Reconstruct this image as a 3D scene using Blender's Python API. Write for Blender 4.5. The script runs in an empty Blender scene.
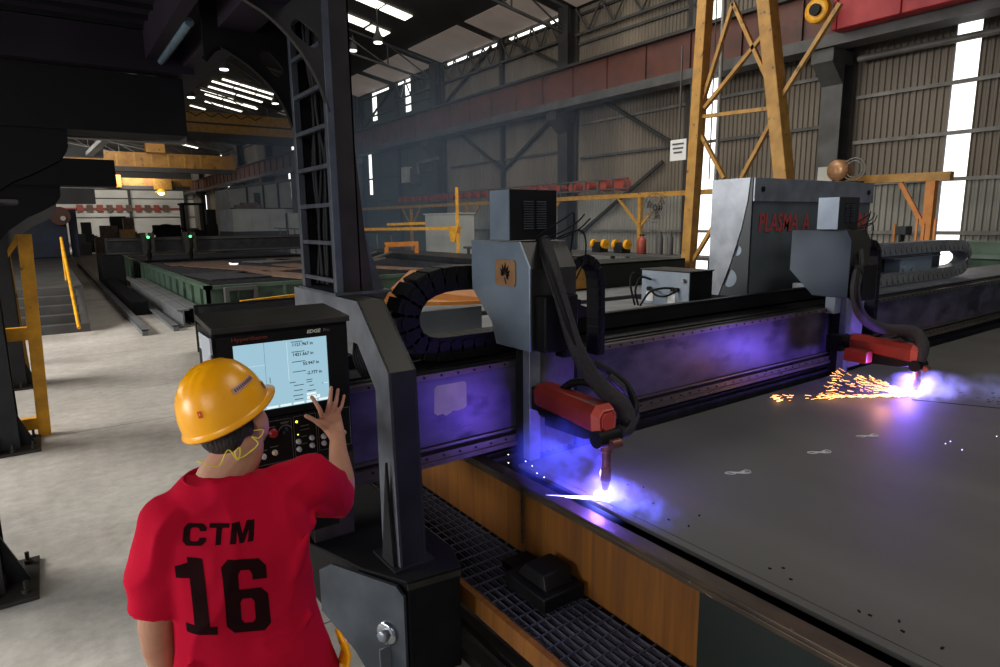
import bpy, bmesh, math, random
import numpy as np
from mathutils import Vector, Matrix
from mathutils.bvhtree import BVHTree
random.seed(7)
SC = bpy.context.scene
COL = SC.collection
PI = math.pi

# ------------------------------------------------------------------ camera
F, H = 635.0, 2.15
ROLL, YAW, PITCH = math.radians(-0.7), math.radians(35.2), math.atan(112 / 635.0)
_a = PI / 2 - YAW
FW = Vector((math.cos(_a) * math.cos(PITCH), math.sin(_a) * math.cos(PITCH), -math.sin(PITCH)))
_r = Vector((math.sin(_a), -math.cos(_a), 0)); _u = _r.cross(FW)
RT = math.cos(ROLL) * _r + math.sin(ROLL) * _u
UP = -math.sin(ROLL) * _r + math.cos(ROLL) * _u
CP = Vector((0, 0, H))
def at(px, py, x=None, y=None, z=None):
    """world point seen at photo pixel px,py on the plane x=, y= or z="""
    r = FW + RT * (px - 500) / F + UP * (333.5 - py) / F
    t = (z - H) / r.z if z is not None else (x / r.x if x is not None else y / r.y)
    return CP + r * t
cam = bpy.data.cameras.new('camera'); cam.sensor_width = 36; cam.lens = F * 36 / 1000
cam.clip_start = 0.05; cam.clip_end = 400
co = bpy.data.objects.new('camera', cam); COL.objects.link(co)
m = Matrix.Identity(4)
for i in range(3):
    m[i][0], m[i][1], m[i][2], m[i][3] = RT[i], UP[i], -FW[i], CP[i]
co.matrix_world = m; SC.camera = co

# ------------------------------------------------------------------ materials
def _mat(name):
    m = bpy.data.materials.new(name); m.use_nodes = True
    nt = m.node_tree; nt.nodes.clear()
    return m, nt, nt.nodes, nt.links
def mat(name, c, rough=.5, metal=0., c2=None, scale=6., detail=6., bump=0., bscale=40., stretch=(1, 1, 1), lo=.35, hi=.65, emit=None, es=0., spec=.5, c3=None, s3=3., l3=.55, h3=.62, trans=0.):
    m, nt, N, L = _mat(name)
    out = N.new('ShaderNodeOutputMaterial'); p = N.new('ShaderNodeBsdfPrincipled')
    L.new(p.outputs[0], out.inputs[0])
    p.inputs['Base Color'].default_value = (*c, 1); p.inputs['Roughness'].default_value = rough
    p.inputs['Metallic'].default_value = metal; p.inputs['Specular IOR Level'].default_value = spec
    tc = N.new('ShaderNodeTexCoord'); mp = N.new('ShaderNodeMapping'); mp.inputs['Scale'].default_value = stretch
    L.new(tc.outputs['Object'], mp.inputs[0])
    if c2 is not None:
        nz = N.new('ShaderNodeTexNoise'); nz.inputs['Scale'].default_value = scale; nz.inputs['Detail'].default_value = detail
        L.new(mp.outputs[0], nz.inputs['Vector'])
        mr = N.new('ShaderNodeMapRange'); mr.inputs[1].default_value = lo; mr.inputs[2].default_value = hi
        L.new(nz.outputs[0], mr.inputs[0])
        mx = N.new('ShaderNodeMix'); mx.data_type = 'RGBA'
        mx.inputs[6].default_value = (*c, 1); mx.inputs[7].default_value = (*c2, 1)
        L.new(mr.outputs[0], mx.inputs[0]); last = mx.outputs[2]
        if c3 is not None:
            n3 = N.new('ShaderNodeTexNoise'); n3.inputs['Scale'].default_value = s3; n3.inputs['Detail'].default_value = 8
            L.new(mp.outputs[0], n3.inputs['Vector'])
            m3 = N.new('ShaderNodeMapRange'); m3.inputs[1].default_value = l3; m3.inputs[2].default_value = h3
            L.new(n3.outputs[0], m3.inputs[0])
            x3 = N.new('ShaderNodeMix'); x3.data_type = 'RGBA'; x3.inputs[7].default_value = (*c3, 1)
            L.new(last, x3.inputs[6]); L.new(m3.outputs[0], x3.inputs[0]); last = x3.outputs[2]
        L.new(last, p.inputs['Base Color'])
        ra = N.new('ShaderNodeMapRange'); ra.inputs[3].default_value = max(0.05, rough - .1); ra.inputs[4].default_value = min(1, rough + .12)
        L.new(nz.outputs[0], ra.inputs[0]); L.new(ra.outputs[0], p.inputs['Roughness'])
    if bump:
        nb = N.new('ShaderNodeTexNoise'); nb.inputs['Scale'].default_value = bscale; nb.inputs['Detail'].default_value = 5
        L.new(mp.outputs[0], nb.inputs['Vector'])
        b = N.new('ShaderNodeBump'); b.inputs['Strength'].default_value = bump; b.inputs['Distance'].default_value = .01
        L.new(nb.outputs[0], b.inputs['Height']); L.new(b.outputs[0], p.inputs['Normal'])
    if emit is not None:
        p.inputs['Emission Color'].default_value = (*emit, 1); p.inputs['Emission Strength'].default_value = es
    if trans: p.inputs['Transmission Weight'].default_value = trans
    return m
def emission(name, c, s):
    m, nt, N, L = _mat(name)
    out = N.new('ShaderNodeOutputMaterial'); e = N.new('ShaderNodeEmission')
    e.inputs[0].default_value = (*c, 1); e.inputs[1].default_value = s
    L.new(e.outputs[0], out.inputs[0]); return m

M = dict(
 black=mat('black machine paint', (.003, .003, .0034), .5, 0, (.0065, .006, .0065), 5, bump=.08, bscale=60, spec=.22),
 blackmatt=mat('matt black', (.0035, .0035, .004), .7, 0, (.006, .006, .007), 8, spec=.2),
 darksteel=mat('dark steel', (.012, .0125, .015), .45, .3, (.024, .025, .028), 4, bump=.08),
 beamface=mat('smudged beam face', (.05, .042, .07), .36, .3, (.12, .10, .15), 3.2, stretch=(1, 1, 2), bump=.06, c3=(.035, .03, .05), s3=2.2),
 rail=mat('worn bright rail', (.22, .19, .17), .3, .8, (.18, .15, .13), 20, stretch=(.3, 1, 1)),
 greysteel=mat('grey brushed steel', (.17, .185, .21), .38, .55, (.24, .26, .29), 6, bump=.05),
 paleside=mat('pale blue grey panel', (.26, .31, .37), .35, .3, (.18, .215, .26), 3),
 framegrey=mat('grey frame steel', (.10, .11, .13), .4, .4, (.065, .07, .082), 8, bump=.05),
 framebrown=mat('olive dark steel', (.022, .020, .016), .45, .2, (.036, .032, .026), 8, bump=.05),
 yellow=mat('safety yellow paint', (.85, .43, .02), .45, 0, (.58, .28, .015), 6, c3=(.2, .1, .03), s3=9, l3=.66, h3=.72),
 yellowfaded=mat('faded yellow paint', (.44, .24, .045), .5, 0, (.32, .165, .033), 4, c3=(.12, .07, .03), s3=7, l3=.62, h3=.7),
 craneyellow=mat('old crane yellow', (.34, .175, .035), .55, 0, (.24, .115, .025), 1.2, c3=(.08, .04, .02), s3=2, l3=.6, h3=.7),
 rustyellow=mat('rusty yellow side', (.21, .080, .009), .5, 0, (.155, .056, .008), 4, stretch=(1, 14, .5), c3=(.10, .036, .008), s3=1.6, l3=.45, h3=.8, bump=.05, bscale=20),
 orange=mat('orange paint', (.62, .24, .04), .5, 0, (.48, .17, .03), 4),
 redcover=mat('red plastic cover', (.27, .025, .018), .4, 0, (.20, .02, .014), 8),
 redbrown=mat('red brown girder paint', (.115, .043, .029), .6, 0, (.08, .031, .023), .8, c3=(.06, .03, .025), s3=1.5, l3=.55, h3=.7),
 redcrane=mat('red crane paint', (.42, .018, .025), .5, 0, (.33, .014, .02), 2),
 redroll=mat('red roller paint', (.26, .06, .04), .5, 0, (.3, .05, .03), 5),
 green=mat('green table paint', (.075, .12, .085), .5, 0, (.055, .088, .062), 3, c3=(.03, .045, .035), s3=2.5, l3=.55, h3=.7),
 darkgreen=mat('dark green paint', (.009, .016, .012), .5, 0, (.006, .012, .009), 3),
 rust=mat('rusty plate', (.19, .115, .08), .7, .1, (.10, .068, .055), 5),
 slag=mat('black slag grating', (.018, .018, .022), .75, .1, (.04, .038, .045), 8, bump=.6, bscale=25),
 plate=mat('mill scale steel plate', (.100, .098, .088), .58, .1, (.145, .145, .132), 1.8, stretch=(1, .28, 1), bump=.02, bscale=90, c3=(.118, .118, .110), s3=1.1, l3=.4, h3=.75),
 greyplate=mat('grey plate', (.20, .21, .22), .5, .3, (.15, .155, .16), 2),
 struct=mat('dark building steel', (.028, .026, .026), .6, .1, (.045, .04, .036), 1.5),
 structpurple=mat('dark purple deck steel', (.013, .008, .014), .6, .0, (.018, .011, .019), 3, spec=.25),
 structgrey=mat('grey building steel', (.09, .09, .09), .6, .1, (.06, .058, .055), 1.5),
 purlin=mat('pale purlin', (.20, .195, .18), .55, .2, (.13, .125, .115), 2),
 white=mat('off white panel', (.50, .50, .45), .6, 0, (.40, .40, .36), 1),
 farwhite=mat('whitewashed far wall', (.62, .60, .55), .7, 0, (.5, .48, .44), .4),
 blue=mat('dark blue paint', (.010, .02, .05), .5, 0, (.008, .012, .025), 2),
 cable=mat('black rubber cable', (.005, .005, .006), .6, spec=.25),
 bentgrey=mat('bent frame grey', (.17, .18, .20), .42, .3, (.11, .115, .13), 7, bump=.05),
 bracketpale=mat('pale console bracket', (.55, .57, .60), .4, .1, (.45, .47, .5), 6),
 sleeve=mat('dark woven cable sleeve', (.022, .018, .02), .7, 0, (.04, .032, .034), 60, bump=.5, bscale=200),
 copper=mat('copper torch', (.30, .13, .10), .35, .7, (.2, .08, .07), 20),
 bellows=mat('accordion bellows', (.17, .16, .15), .5, .3, (.11, .10, .10), 8),
 hatyellow=mat('yellow helmet plastic', (.98, .46, .005), .28, 0, (.90, .39, .004), 9, c3=(.55, .25, .01), s3=14, l3=.68, h3=.74, spec=.6),
 shirt=mat('crimson cotton', (.52, .006, .035), .85, 0, (.42, .005, .028), 4, bump=.55, bscale=9, spec=.1, stretch=(1, 1, .7)),
 print_=mat('dark shirt print', (.014, .002, .003), .85, 0, (.02, .003, .004), 20, spec=.1),
 skin=mat('skin', (.46, .23, .14), .5, 0, (.40, .19, .115), 12, bump=.06, bscale=120),
 hair=mat('black hair', (.008, .006, .005), .6, 0, (.02, .015, .012), 60, bump=.8, bscale=150, stretch=(1, 1, .3)),
 trousers=mat('dark work trousers', (.02, .025, .04), .8, 0, (.03, .035, .05), 20),
 leather=mat('black leather', (.012, .010, .009), .5),
 cord=mat('yellow green cord', (.72, .62, .06), .5),
 label=mat('white label', (.6, .6, .6), .5),
 chalk=mat('white chalk', (.62, .62, .60), .9),
 bronze=mat('orange brown emblem plate', (.42, .24, .12), .4, .3, (.34, .18, .09), 12),
 redmark=mat('red lettering', (.34, .05, .045), .5),
 redsign=mat('dull red lettering', (.13, .02, .009), .5),
 silver=mat('silver lettering', (.62, .60, .50), .4, .2),
 greyletter=mat('grey lettering', (.18, .18, .17), .4, .2),
 screen=emission('lit screen', (.36, .56, .66), .95),
 screentext=mat('screen text', (.02, .05, .07), .6),
 screenpale=emission('pale screen field', (.75, .85, .86), 1.0),
 led_y=emission('yellow indicator', (1, .85, .1), 1.6), led_g=emission('green indicator', (.1, 1, .25), 3.0),
 btn_green=mat('green button', (.01, .16, .05), .4), btn_red=mat('red button', (.28, .012, .015), .4),
 btn_white=mat('pale button', (.45, .47, .48), .4), btn_cream=mat('cream button', (.5, .42, .3), .4),
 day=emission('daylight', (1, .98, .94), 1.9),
 daysoft=emission('soft daylight', (.9, .86, .78), .9),
 skylight=emission('roof skylight', (1, .95, .82), 2.2),
 lamp=emission('lamp glow', (1, .75, .3), 5),
 lampwhite=emission('white lamp glow', (1, .97, .9), 3),
 arc=emission('plasma arc', (.75, .78, 1), 60), arcglow=emission('blue arc glow', (.50, .48, 1), 5),
 spark=emission('orange sparks', (1, .42, .13), 6),
 chrome=mat('bright bolt', (.4, .42, .45), .2, .9),
)
def ceilm():
    return mat('roof sheet', (.035, .032, .03), .6, .2, (.05, .046, .042), .5)
M['roof'] = ceilm()
M['rooflit'] = mat('painted daylit roof sheet', (.34, .28, .24), .55, .1, (.27, .22, .19), .7, emit=(.34, .28, .24), es=.22)  # paler, faintly glowing colour stands in for daylight on the roof sheet
def corrugated():
    m = mat('corrugated cladding', (.175, .148, .115), .6, .05, (.13, .11, .087), .5, detail=8, stretch=(1, 1, .25), c3=(.25, .21, .16), s3=.35, l3=.5, h3=.75)
    return m
M['clad'] = corrugated()
M['cladpale'] = mat('pale lower cladding', (.30, .295, .265), .55, .1, (.23, .225, .2), .6, stretch=(1, 1, .3))
M['cladgreen'] = mat('green tinted cladding', (.06, .085, .06), .6, .1, (.04, .06, .045), .6)
def concrete():
    m, nt, N, L = _mat('worn concrete floor')
    out = N.new('ShaderNodeOutputMaterial'); p = N.new('ShaderNodeBsdfPrincipled'); L.new(p.outputs[0], out.inputs[0])
    tc = N.new('ShaderNodeTexCoord')
    n1 = N.new('ShaderNodeTexNoise'); n1.inputs['Scale'].default_value = .55; n1.inputs['Detail'].default_value = 9; n1.inputs['Roughness'].default_value = .62
    L.new(tc.outputs['Object'], n1.inputs['Vector'])
    cr = N.new('ShaderNodeValToRGB'); e = cr.color_ramp.elements
    e[0].position = .33; e[0].color = (.33, .31, .28, 1); e[1].position = .66; e[1].color = (.55, .52, .48, 1)
    L.new(n1.outputs[0], cr.inputs[0])
    n2 = N.new('ShaderNodeTexNoise'); n2.inputs['Scale'].default_value = 9; n2.inputs['Detail'].default_value = 8; n2.inputs['Roughness'].default_value = .7
    L.new(tc.outputs['Object'], n2.inputs['Vector'])
    m2 = N.new('ShaderNodeMapRange'); m2.inputs[1].default_value = .3; m2.inputs[2].default_value = .7; m2.inputs[3].default_value = .78; m2.inputs[4].default_value = 1.12
    L.new(n2.outputs[0], m2.inputs[0])
    mul = N.new('ShaderNodeMix'); mul.data_type = 'RGBA'; mul.blend_type = 'MULTIPLY'; mul.inputs[0].default_value = 1
    L.new(cr.outputs[0], mul.inputs[6]); L.new(m2.outputs[0], mul.inputs[7])
    # cracks / chips
    n3 = N.new('ShaderNodeTexNoise'); n3.inputs['Scale'].default_value = 2.3; n3.inputs['Detail'].default_value = 12; n3.inputs['Roughness'].default_value = .75
    L.new(tc.outputs['Object'], n3.inputs['Vector'])
    m3 = N.new('ShaderNodeMapRange'); m3.inputs[1].default_value = .68; m3.inputs[2].default_value = .72
    L.new(n3.outputs[0], m3.inputs[0])
    x3 = N.new('ShaderNodeMix'); x3.data_type = 'RGBA'; x3.inputs[7].default_value = (.10, .095, .09, 1)
    L.new(m3.outputs[0], x3.inputs[0]); L.new(mul.outputs[2], x3.inputs[6])
    # expansion joints (saw cut grid)
    br = N.new('ShaderNodeTexBrick'); br.offset = 0; br.inputs['Scale'].default_value = 1; br.inputs['Mortar Size'].default_value = .006
    br.inputs['Mortar Smooth'].default_value = .3; br.inputs['Brick Width'].default_value = 7.0; br.inputs['Row Height'].default_value = 4.75
    br.inputs['Color1'].default_value = br.inputs['Color2'].default_value = (1, 1, 1, 1); br.inputs['Mortar'].default_value = (0, 0, 0, 1)
    mp = N.new('ShaderNodeMapping'); mp.inputs['Location'].default_value = (2.3, 1.62, 0); L.new(tc.outputs['Object'], mp.inputs[0]); L.new(mp.outputs[0], br.inputs['Vector'])
    x4 = N.new('ShaderNodeMix'); x4.data_type = 'RGBA'; x4.inputs[6].default_value = (.06, .055, .05, 1)
    L.new(br.outputs['Color'], x4.inputs[0]); L.new(x3.outputs[2], x4.inputs[7])
    L.new(x4.outputs[2], p.inputs['Base Color'])
    p.inputs['Roughness'].default_value = .62
    b = N.new('ShaderNodeBump'); b.inputs['Strength'].default_value = .25; b.inputs['Distance'].default_value = .01
    L.new(n2.outputs[0], b.inputs['Height']); L.new(b.outputs[0], p.inputs['Normal'])
    return m
M['floor'] = concrete()

# ------------------------------------------------------------------ mesh builder
def frame_of(d):
    d = Vector(d).normalized()
    a = Vector((0, 0, 1)) if abs(d.z) < .95 else Vector((0, 1, 0))
    x = d.cross(a).normalized(); y = x.cross(d).normalized()
    return x, y, d
class MB:
    def __init__(s): s.v = []; s.f = []; s.sm = []
    def add(s, vs, fs, smooth=False):
        o = len(s.v); s.v += [Vector(v) for v in vs]
        for f in fs: s.f.append([o + i for i in f]); s.sm.append(smooth)
        return s
    def box(s, lo, hi):
        x0, y0, z0 = lo; x1, y1, z1 = hi
        return s.add([(x0, y0, z0), (x1, y0, z0), (x1, y1, z0), (x0, y1, z0), (x0, y0, z1), (x1, y0, z1), (x1, y1, z1), (x0, y1, z1)],
                     [(0, 3, 2, 1), (4, 5, 6, 7), (0, 1, 5, 4), (1, 2, 6, 5), (2, 3, 7, 6), (3, 0, 4, 7)])
    def cbox(s, c, size, rot=None):
        c = Vector(c); hx, hy, hz = [k / 2 for k in size]
        R = rot or Matrix.Identity(3)
        vs = [c + R @ Vector((sx * hx, sy * hy, sz * hz)) for sz in (-1, 1) for sx, sy in ((-1, -1), (1, -1), (1, 1), (-1, 1))]
        return s.add(vs, [(0, 3, 2, 1), (4, 5, 6, 7), (0, 1, 5, 4), (1, 2, 6, 5), (2, 3, 7, 6), (3, 0, 4, 7)])
    def bar(s, a, b, w, h, up=(0, 0, 1)):
        """rectangular bar from a to b; w across, h along up"""
        a = Vector(a); b = Vector(b); d = (b - a).normalized(); up = Vector(up)
        if abs(d.dot(up)) > .98: up = Vector((0, 1, 0))
        x = d.cross(up).normalized(); y = x.cross(d).normalized()
        vs = [p + x * sx * w / 2 + y * sy * h / 2 for p in (a, b) for sx, sy in ((-1, -1), (1, -1), (1, 1), (-1, 1))]
        return s.add(vs, [(0, 3, 2, 1), (4, 5, 6, 7), (0, 1, 5, 4), (1, 2, 6, 5), (2, 3, 7, 6), (3, 0, 4, 7)])
    def ibeam(s, a, b, w, h, t=.02, up=(0, 0, 1)):
        a = Vector(a); b = Vector(b); d = (b - a).normalized(); up = Vector(up)
        if abs(d.dot(up)) > .98: up = Vector((0, 1, 0))
        x = d.cross(up).normalized(); y = x.cross(d).normalized()
        s.bar(a + y * (h - t) / 2, b + y * (h - t) / 2, w, t, up); s.bar(a - y * (h - t) / 2, b - y * (h - t) / 2, w, t, up)
        return s.bar(a, b, t, h - 2 * t, up)
    def cone(s, a, b, r0, r1, n=20, caps=True):
        a = Vector(a); b = Vector(b); x, y, d = frame_of(b - a)
        vs = [p + (x * math.cos(2 * PI * i / n) + y * math.sin(2 * PI * i / n)) * r for p, r in ((a, r0), (b, r1)) for i in range(n)]
        s.add(vs, [(i, (i + 1) % n, n + (i + 1) % n, n + i) for i in range(n)], True)
        if caps:
            s.add(vs[:n], [list(range(n))[::-1]]); s.add(vs[n:], [list(range(n))])
        return s
    def cyl(s, a, b, r, n=20): return s.cone(a, b, r, r, n)
    def tube(s, pts, r, n=10, sub=0, ribs=0):
        P = [Vector(p) for p in pts]
        if sub: P = smooth_path(P, sub)
        rs = r if isinstance(r, (list, tuple)) else None
        ring = []
        x = None
        for i, p in enumerate(P):
            d = (P[min(i + 1, len(P) - 1)] - P[max(i - 1, 0)]).normalized()
            if x is None: x = frame_of(d)[0]
            x = (x - d * x.dot(d)).normalized(); y = d.cross(x)
            if rs:
                t = i / (len(P) - 1) * (len(rs) - 1); k = min(int(t), len(rs) - 2); rr = rs[k] + (rs[k + 1] - rs[k]) * (t - k)
            else: rr = r
            if ribs: rr *= 1 + (.10 if i % 2 else -.06)
            ring.append([p + (x * math.cos(2 * PI * j / n) + y * math.sin(2 * PI * j / n)) * rr for j in range(n)])
        vs = [v for q in ring for v in q]
        fs = [(i * n + j, i * n + (j + 1) % n, (i + 1) * n + (j + 1) % n, (i + 1) * n + j) for i in range(len(P) - 1) for j in range(n)]
        s.add(vs, fs, True); s.add(ring[0], [list(range(n))[::-1]]); s.add(ring[-1], [list(range(n))])
        return s
    def prism(s, poly, off):
        """poly: planar list of 3d points, extruded by vector off"""
        P = [Vector(p) for p in poly]; off = Vector(off); n = len(P)
        return s.add(P + [p + off for p in P], [list(range(n))[::-1], list(range(n, 2 * n))] + [(i, (i + 1) % n, n + (i + 1) % n, n + i) for i in range(n)])
    def lathe(s, base, axis, prof, n=24):
        base = Vector(base); x, y, d = frame_of(axis)
        vs = [base + d * h + (x * math.cos(2 * PI * j / n) + y * math.sin(2 * PI * j / n)) * r for h, r in prof for j in range(n)]
        fs = [(i * n + j, i * n + (j + 1) % n, (i + 1) * n + (j + 1) % n, (i + 1) * n + j) for i in range(len(prof) - 1) for j in range(n)]
        s.add(vs, fs, True)
        s.add(vs[:n], [list(range(n))[::-1]]); return s.add(vs[-n:], [list(range(n))])
    def ball(s, c, r, n=14, sc=(1, 1, 1), rot=None):
        c = Vector(c); R = rot or Matrix.Identity(3); vs = []; fs = []
        for i in range(n // 2 + 1):
            th = PI * i / (n // 2)
            for j in range(n):
                ph = 2 * PI * j / n
                vs.append(c + R @ Vector((math.sin(th) * math.cos(ph) * r * sc[0], math.sin(th) * math.sin(ph) * r * sc[1], math.cos(th) * r * sc[2])))
        for i in range(n // 2):
            for j in range(n): fs.append((i * n + j, (i + 1) * n + j, (i + 1) * n + (j + 1) % n, i * n + (j + 1) % n))
        return s.add(vs, fs, True)
    def loft(s, secs, n=28):
        """closed loft. section: (center, ax vector, ay vector, exponent)"""
        ring = []
        for c, ax, ay, e in secs:
            c = Vector(c); ax = Vector(ax); ay = Vector(ay); q = []
            for j in range(n):
                a = 2 * PI * j / n; ca, sa = math.cos(a), math.sin(a)
                q.append(c + ax * math.copysign(abs(ca) ** (2 / e), ca) + ay * math.copysign(abs(sa) ** (2 / e), sa))
            ring.append(q)
        vs = [v for q in ring for v in q]
        fs = [(i * n + j, i * n + (j + 1) % n, (i + 1) * n + (j + 1) % n, (i + 1) * n + j) for i in range(len(ring) - 1) for j in range(n)]
        fs.append(list(range(n))[::-1]); k = (len(ring) - 1) * n; fs.append([k + j for j in range(n)])
        return s.add(vs, fs, True)
def smooth_path(P, sub):
    out = []
    n = len(P)
    for i in range(n - 1):
        p0, p1, p2, p3 = P[max(i - 1, 0)], P[i], P[i + 1], P[min(i + 2, n - 1)]
        for k in range(sub):
            t = k / sub
            out.append(.5 * ((2 * p1) + (p2 - p0) * t + (2 * p0 - 5 * p1 + 4 * p2 - p3) * t * t + (3 * p1 - p0 - 3 * p2 + p3) * t ** 3))
    out.append(P[-1]); return out

WL = {}      # world location of every thing / part
def link(o, parent=None):
    COL.objects.link(o)
    if parent is not None: o.parent = parent
def make(name, mb, mt, parent=None, loc=None, bevel=0.0, smooth=None):
    L = WL[parent.name] if parent is not None else Vector(loc or (0, 0, 0))
    me = bpy.data.meshes.new(name); me.from_pydata([v - L for v in mb.v], [], mb.f); me.materials.append(M[mt] if isinstance(mt, str) else mt)
    bm = bmesh.new(); bm.from_mesh(me); bmesh.ops.recalc_face_normals(bm, faces=bm.faces); bm.to_mesh(me); bm.free()
    for i, p in enumerate(me.polygons): p.use_smooth = mb.sm[i] if smooth is None else smooth
    o = bpy.data.objects.new(name, me); link(o, parent)
    if parent is None: o.location = L
    if bevel:
        b = o.modifiers.new('bevel', 'BEVEL'); b.width = bevel; b.segments = 2; b.limit_method = 'ANGLE'; b.angle_limit = math.radians(50)
    WL[o.name] = L; return o
def thing(name, label, cat, loc=(0, 0, 0), group=None):
    o = bpy.data.objects.new(name, None); o.empty_display_size = .1; link(o); o.location = loc; WL[o.name] = Vector(loc)
    o['label'] = label; o['category'] = cat
    if group: o['group'] = group
    return o
def tmesh(name, mb, mt, label, cat, loc=None, group=None, bevel=0.0, kind=None, smooth=None):
    if loc is None:
        lo = [min(v[i] for v in mb.v) for i in range(3)]; hi = [max(v[i] for v in mb.v) for i in range(3)]
        loc = ((lo[0] + hi[0]) / 2, (lo[1] + hi[1]) / 2, lo[2])
    o = make(name, mb, mt, None, loc, bevel, smooth); o['label'] = label; o['category'] = cat
    if group: o['group'] = group
    if kind: o['kind'] = kind
    return o
def struct(name, mb, mt, loc=(0, 0, 0), bevel=0, label=None, cat=None):
    o = make(name, mb, mt, None, loc, bevel); o['kind'] = 'structure'
    if label: o['label'] = label
    if cat: o['category'] = cat
    return o
def from_curve(cu):
    ob = bpy.data.objects.new('tmp', cu); COL.objects.link(ob)
    dg = bpy.context.evaluated_depsgraph_get(); me = bpy.data.meshes.new_from_object(ob.evaluated_get(dg))
    vs = [v.co.copy() for v in me.vertices]; fs = [list(p.vertices) for p in me.polygons]
    bpy.data.objects.remove(ob); bpy.data.meshes.remove(me)
    return vs, fs
def text(s, size, origin, ex, ey, ext=.0006, bold=0., shear=0., align='LEFT', mb=None, sx=1.0):
    """text laid out in the plane origin + ex*u + ey*v"""
    cu = bpy.data.curves.new('tmp', 'FONT'); cu.body = s; cu.size = size; cu.extrude = ext; cu.offset = bold; cu.shear = shear; cu.align_x = align
    cu.resolution_u = 3
    vs, fs = from_curve(cu); ex = Vector(ex).normalized(); ey = Vector(ey).normalized(); ez = ex.cross(ey); o = Vector(origin)
    mb = mb or MB(); return mb.add([o + ex * v.x * sx + ey * v.y + ez * v.z for v in vs], fs)
def plate2d(outer, holes, origin, ex, ey, ext, mb=None):
    cu = bpy.data.curves.new('tmp', 'CURVE'); cu.dimensions = '2D'; cu.fill_mode = 'BOTH'; cu.extrude = ext
    for q in [outer] + holes:
        sp = cu.splines.new('POLY'); sp.points.add(len(q) - 1); sp.use_cyclic_u = True
        for i, (a, b) in enumerate(q): sp.points[i].co = (a, b, 0, 1)
    vs, fs = from_curve(cu); ex = Vector(ex); ey = Vector(ey); ez = ex.cross(ey); o = Vector(origin)
    mb = mb or MB(); return mb.add([o + ex * v.x + ey * v.y + ez * v.z for v in vs], fs)
def arcpts(cx, cy, r, a0, a1, n=14, ry=None):
    ry = ry or r
    return [(cx + r * math.cos(math.radians(a0 + (a1 - a0) * i / n)), cy + ry * math.sin(math.radians(a0 + (a1 - a0) * i / n))) for i in range(n + 1)]
def slot(cx, cy, l, r, ang, n=8):
    a = math.radians(ang); ux, uy = math.cos(a), math.sin(a)
    return [(cx + ux * l + math.cos(a + t) * r, cy + uy * l + math.sin(a + t) * r) for t in [-PI / 2 + PI * i / n for i in range(n + 1)]] + \
           [(cx - ux * l + math.cos(a + t) * r, cy - uy * l + math.sin(a + t) * r) for t in [PI / 2 + PI * i / n for i in range(n + 1)]]
X_, Y_, Z_ = Vector((1, 0, 0)), Vector((0, 1, 0)), Vector((0, 0, 1))
# ================================================================== SHELL
struct('floor', MB().box((-16, -8, -.2), (20.6, 113.3, 0)), 'floor')
# ---- roof (two slopes), skylights and eave strip painted as if daylit
EZ, SL = 11.2, .2          # eave height, slope
def roofz(x): return EZ + (20 - x) * SL if x > 3 else EZ + 17 * SL - (3 - x) * SL
struct('ceiling', MB().prism([(20.3, -9, roofz(20.3)), (3, -9, roofz(3)), (-16, -9, roofz(-16)), (-16, -9, roofz(-16) + .25), (3, -9, roofz(3) + .25), (20.3, -9, roofz(20.3) + .25)], (0, 122.5, 0)), 'roof')
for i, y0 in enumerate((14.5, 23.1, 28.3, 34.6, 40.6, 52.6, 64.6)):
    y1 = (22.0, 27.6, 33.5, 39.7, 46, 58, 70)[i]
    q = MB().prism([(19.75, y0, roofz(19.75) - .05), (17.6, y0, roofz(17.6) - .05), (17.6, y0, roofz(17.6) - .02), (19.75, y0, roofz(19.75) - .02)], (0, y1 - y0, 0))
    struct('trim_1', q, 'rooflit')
def roofpt(px, py):
    r = FW + RT * (px - 500) / F + UP * (333.5 - py) / F
    t = (EZ - .12 + 20 * SL - H) / (r.z + SL * r.x); return CP + r * t
k = 0
for a, b, n in (((352, -3), (411, 20), 2), ((343, 18), (368, 27), 1), ((369, 28), (387, 37), 1), ((215, 79), (272, 104), 3), ((208, 87), (263, 104), 2), ((207, 93), (255, 112), 3),
                ((203, 88), (232, 102), 2), ((190, 106), (206, 111), 1), ((222, 80), (274, 96), 3), ((243, 105), (256, 109), 1), ((205, 102), (242, 113), 3)):
    A, B = roofpt(*a), roofpt(*b); y = (A.y + B.y) / 2; HW = .40 if y < 45 else .20
    for j in range(n):
        x0 = A.x + (B.x - A.x) * (j + .03) / n; x1 = A.x + (B.x - A.x) * (j + .95) / n
        k += 1
        struct('window_%d' % k, MB().prism([(x0, y - HW, roofz(x0) - .06), (x1, y - HW, roofz(x1) - .06), (x1, y + HW, roofz(x1) - .06), (x0, y + HW, roofz(x0) - .06)], (0, 0, .04)), 'skylight')
for x0, x1, y in ((9.5, 12, 80), (9, 12, 76), (12, 15.5, 84), (11, 14.5, 79), (5, 8, 88), (14, 17, 90), (7, 10, 84), (13, 16, 70), (2, 5, 22), (5.5, 8.5, 22), (-2, 1, 18), (2, 6, 14), (7, 10, 12), (-8, -4, 12), (-8, -4, 20), (-8, -4, 28)):
    k += 1
    struct('window_%d' % k, MB().prism([(x0, y - .42, roofz(x0) - .06), (x1, y - .42, roofz(x1) - .06), (x1, y + .42, roofz(x1) - .06), (x0, y + .42, roofz(x0) - .06)], (0, 0, .04)), 'skylight')

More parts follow.
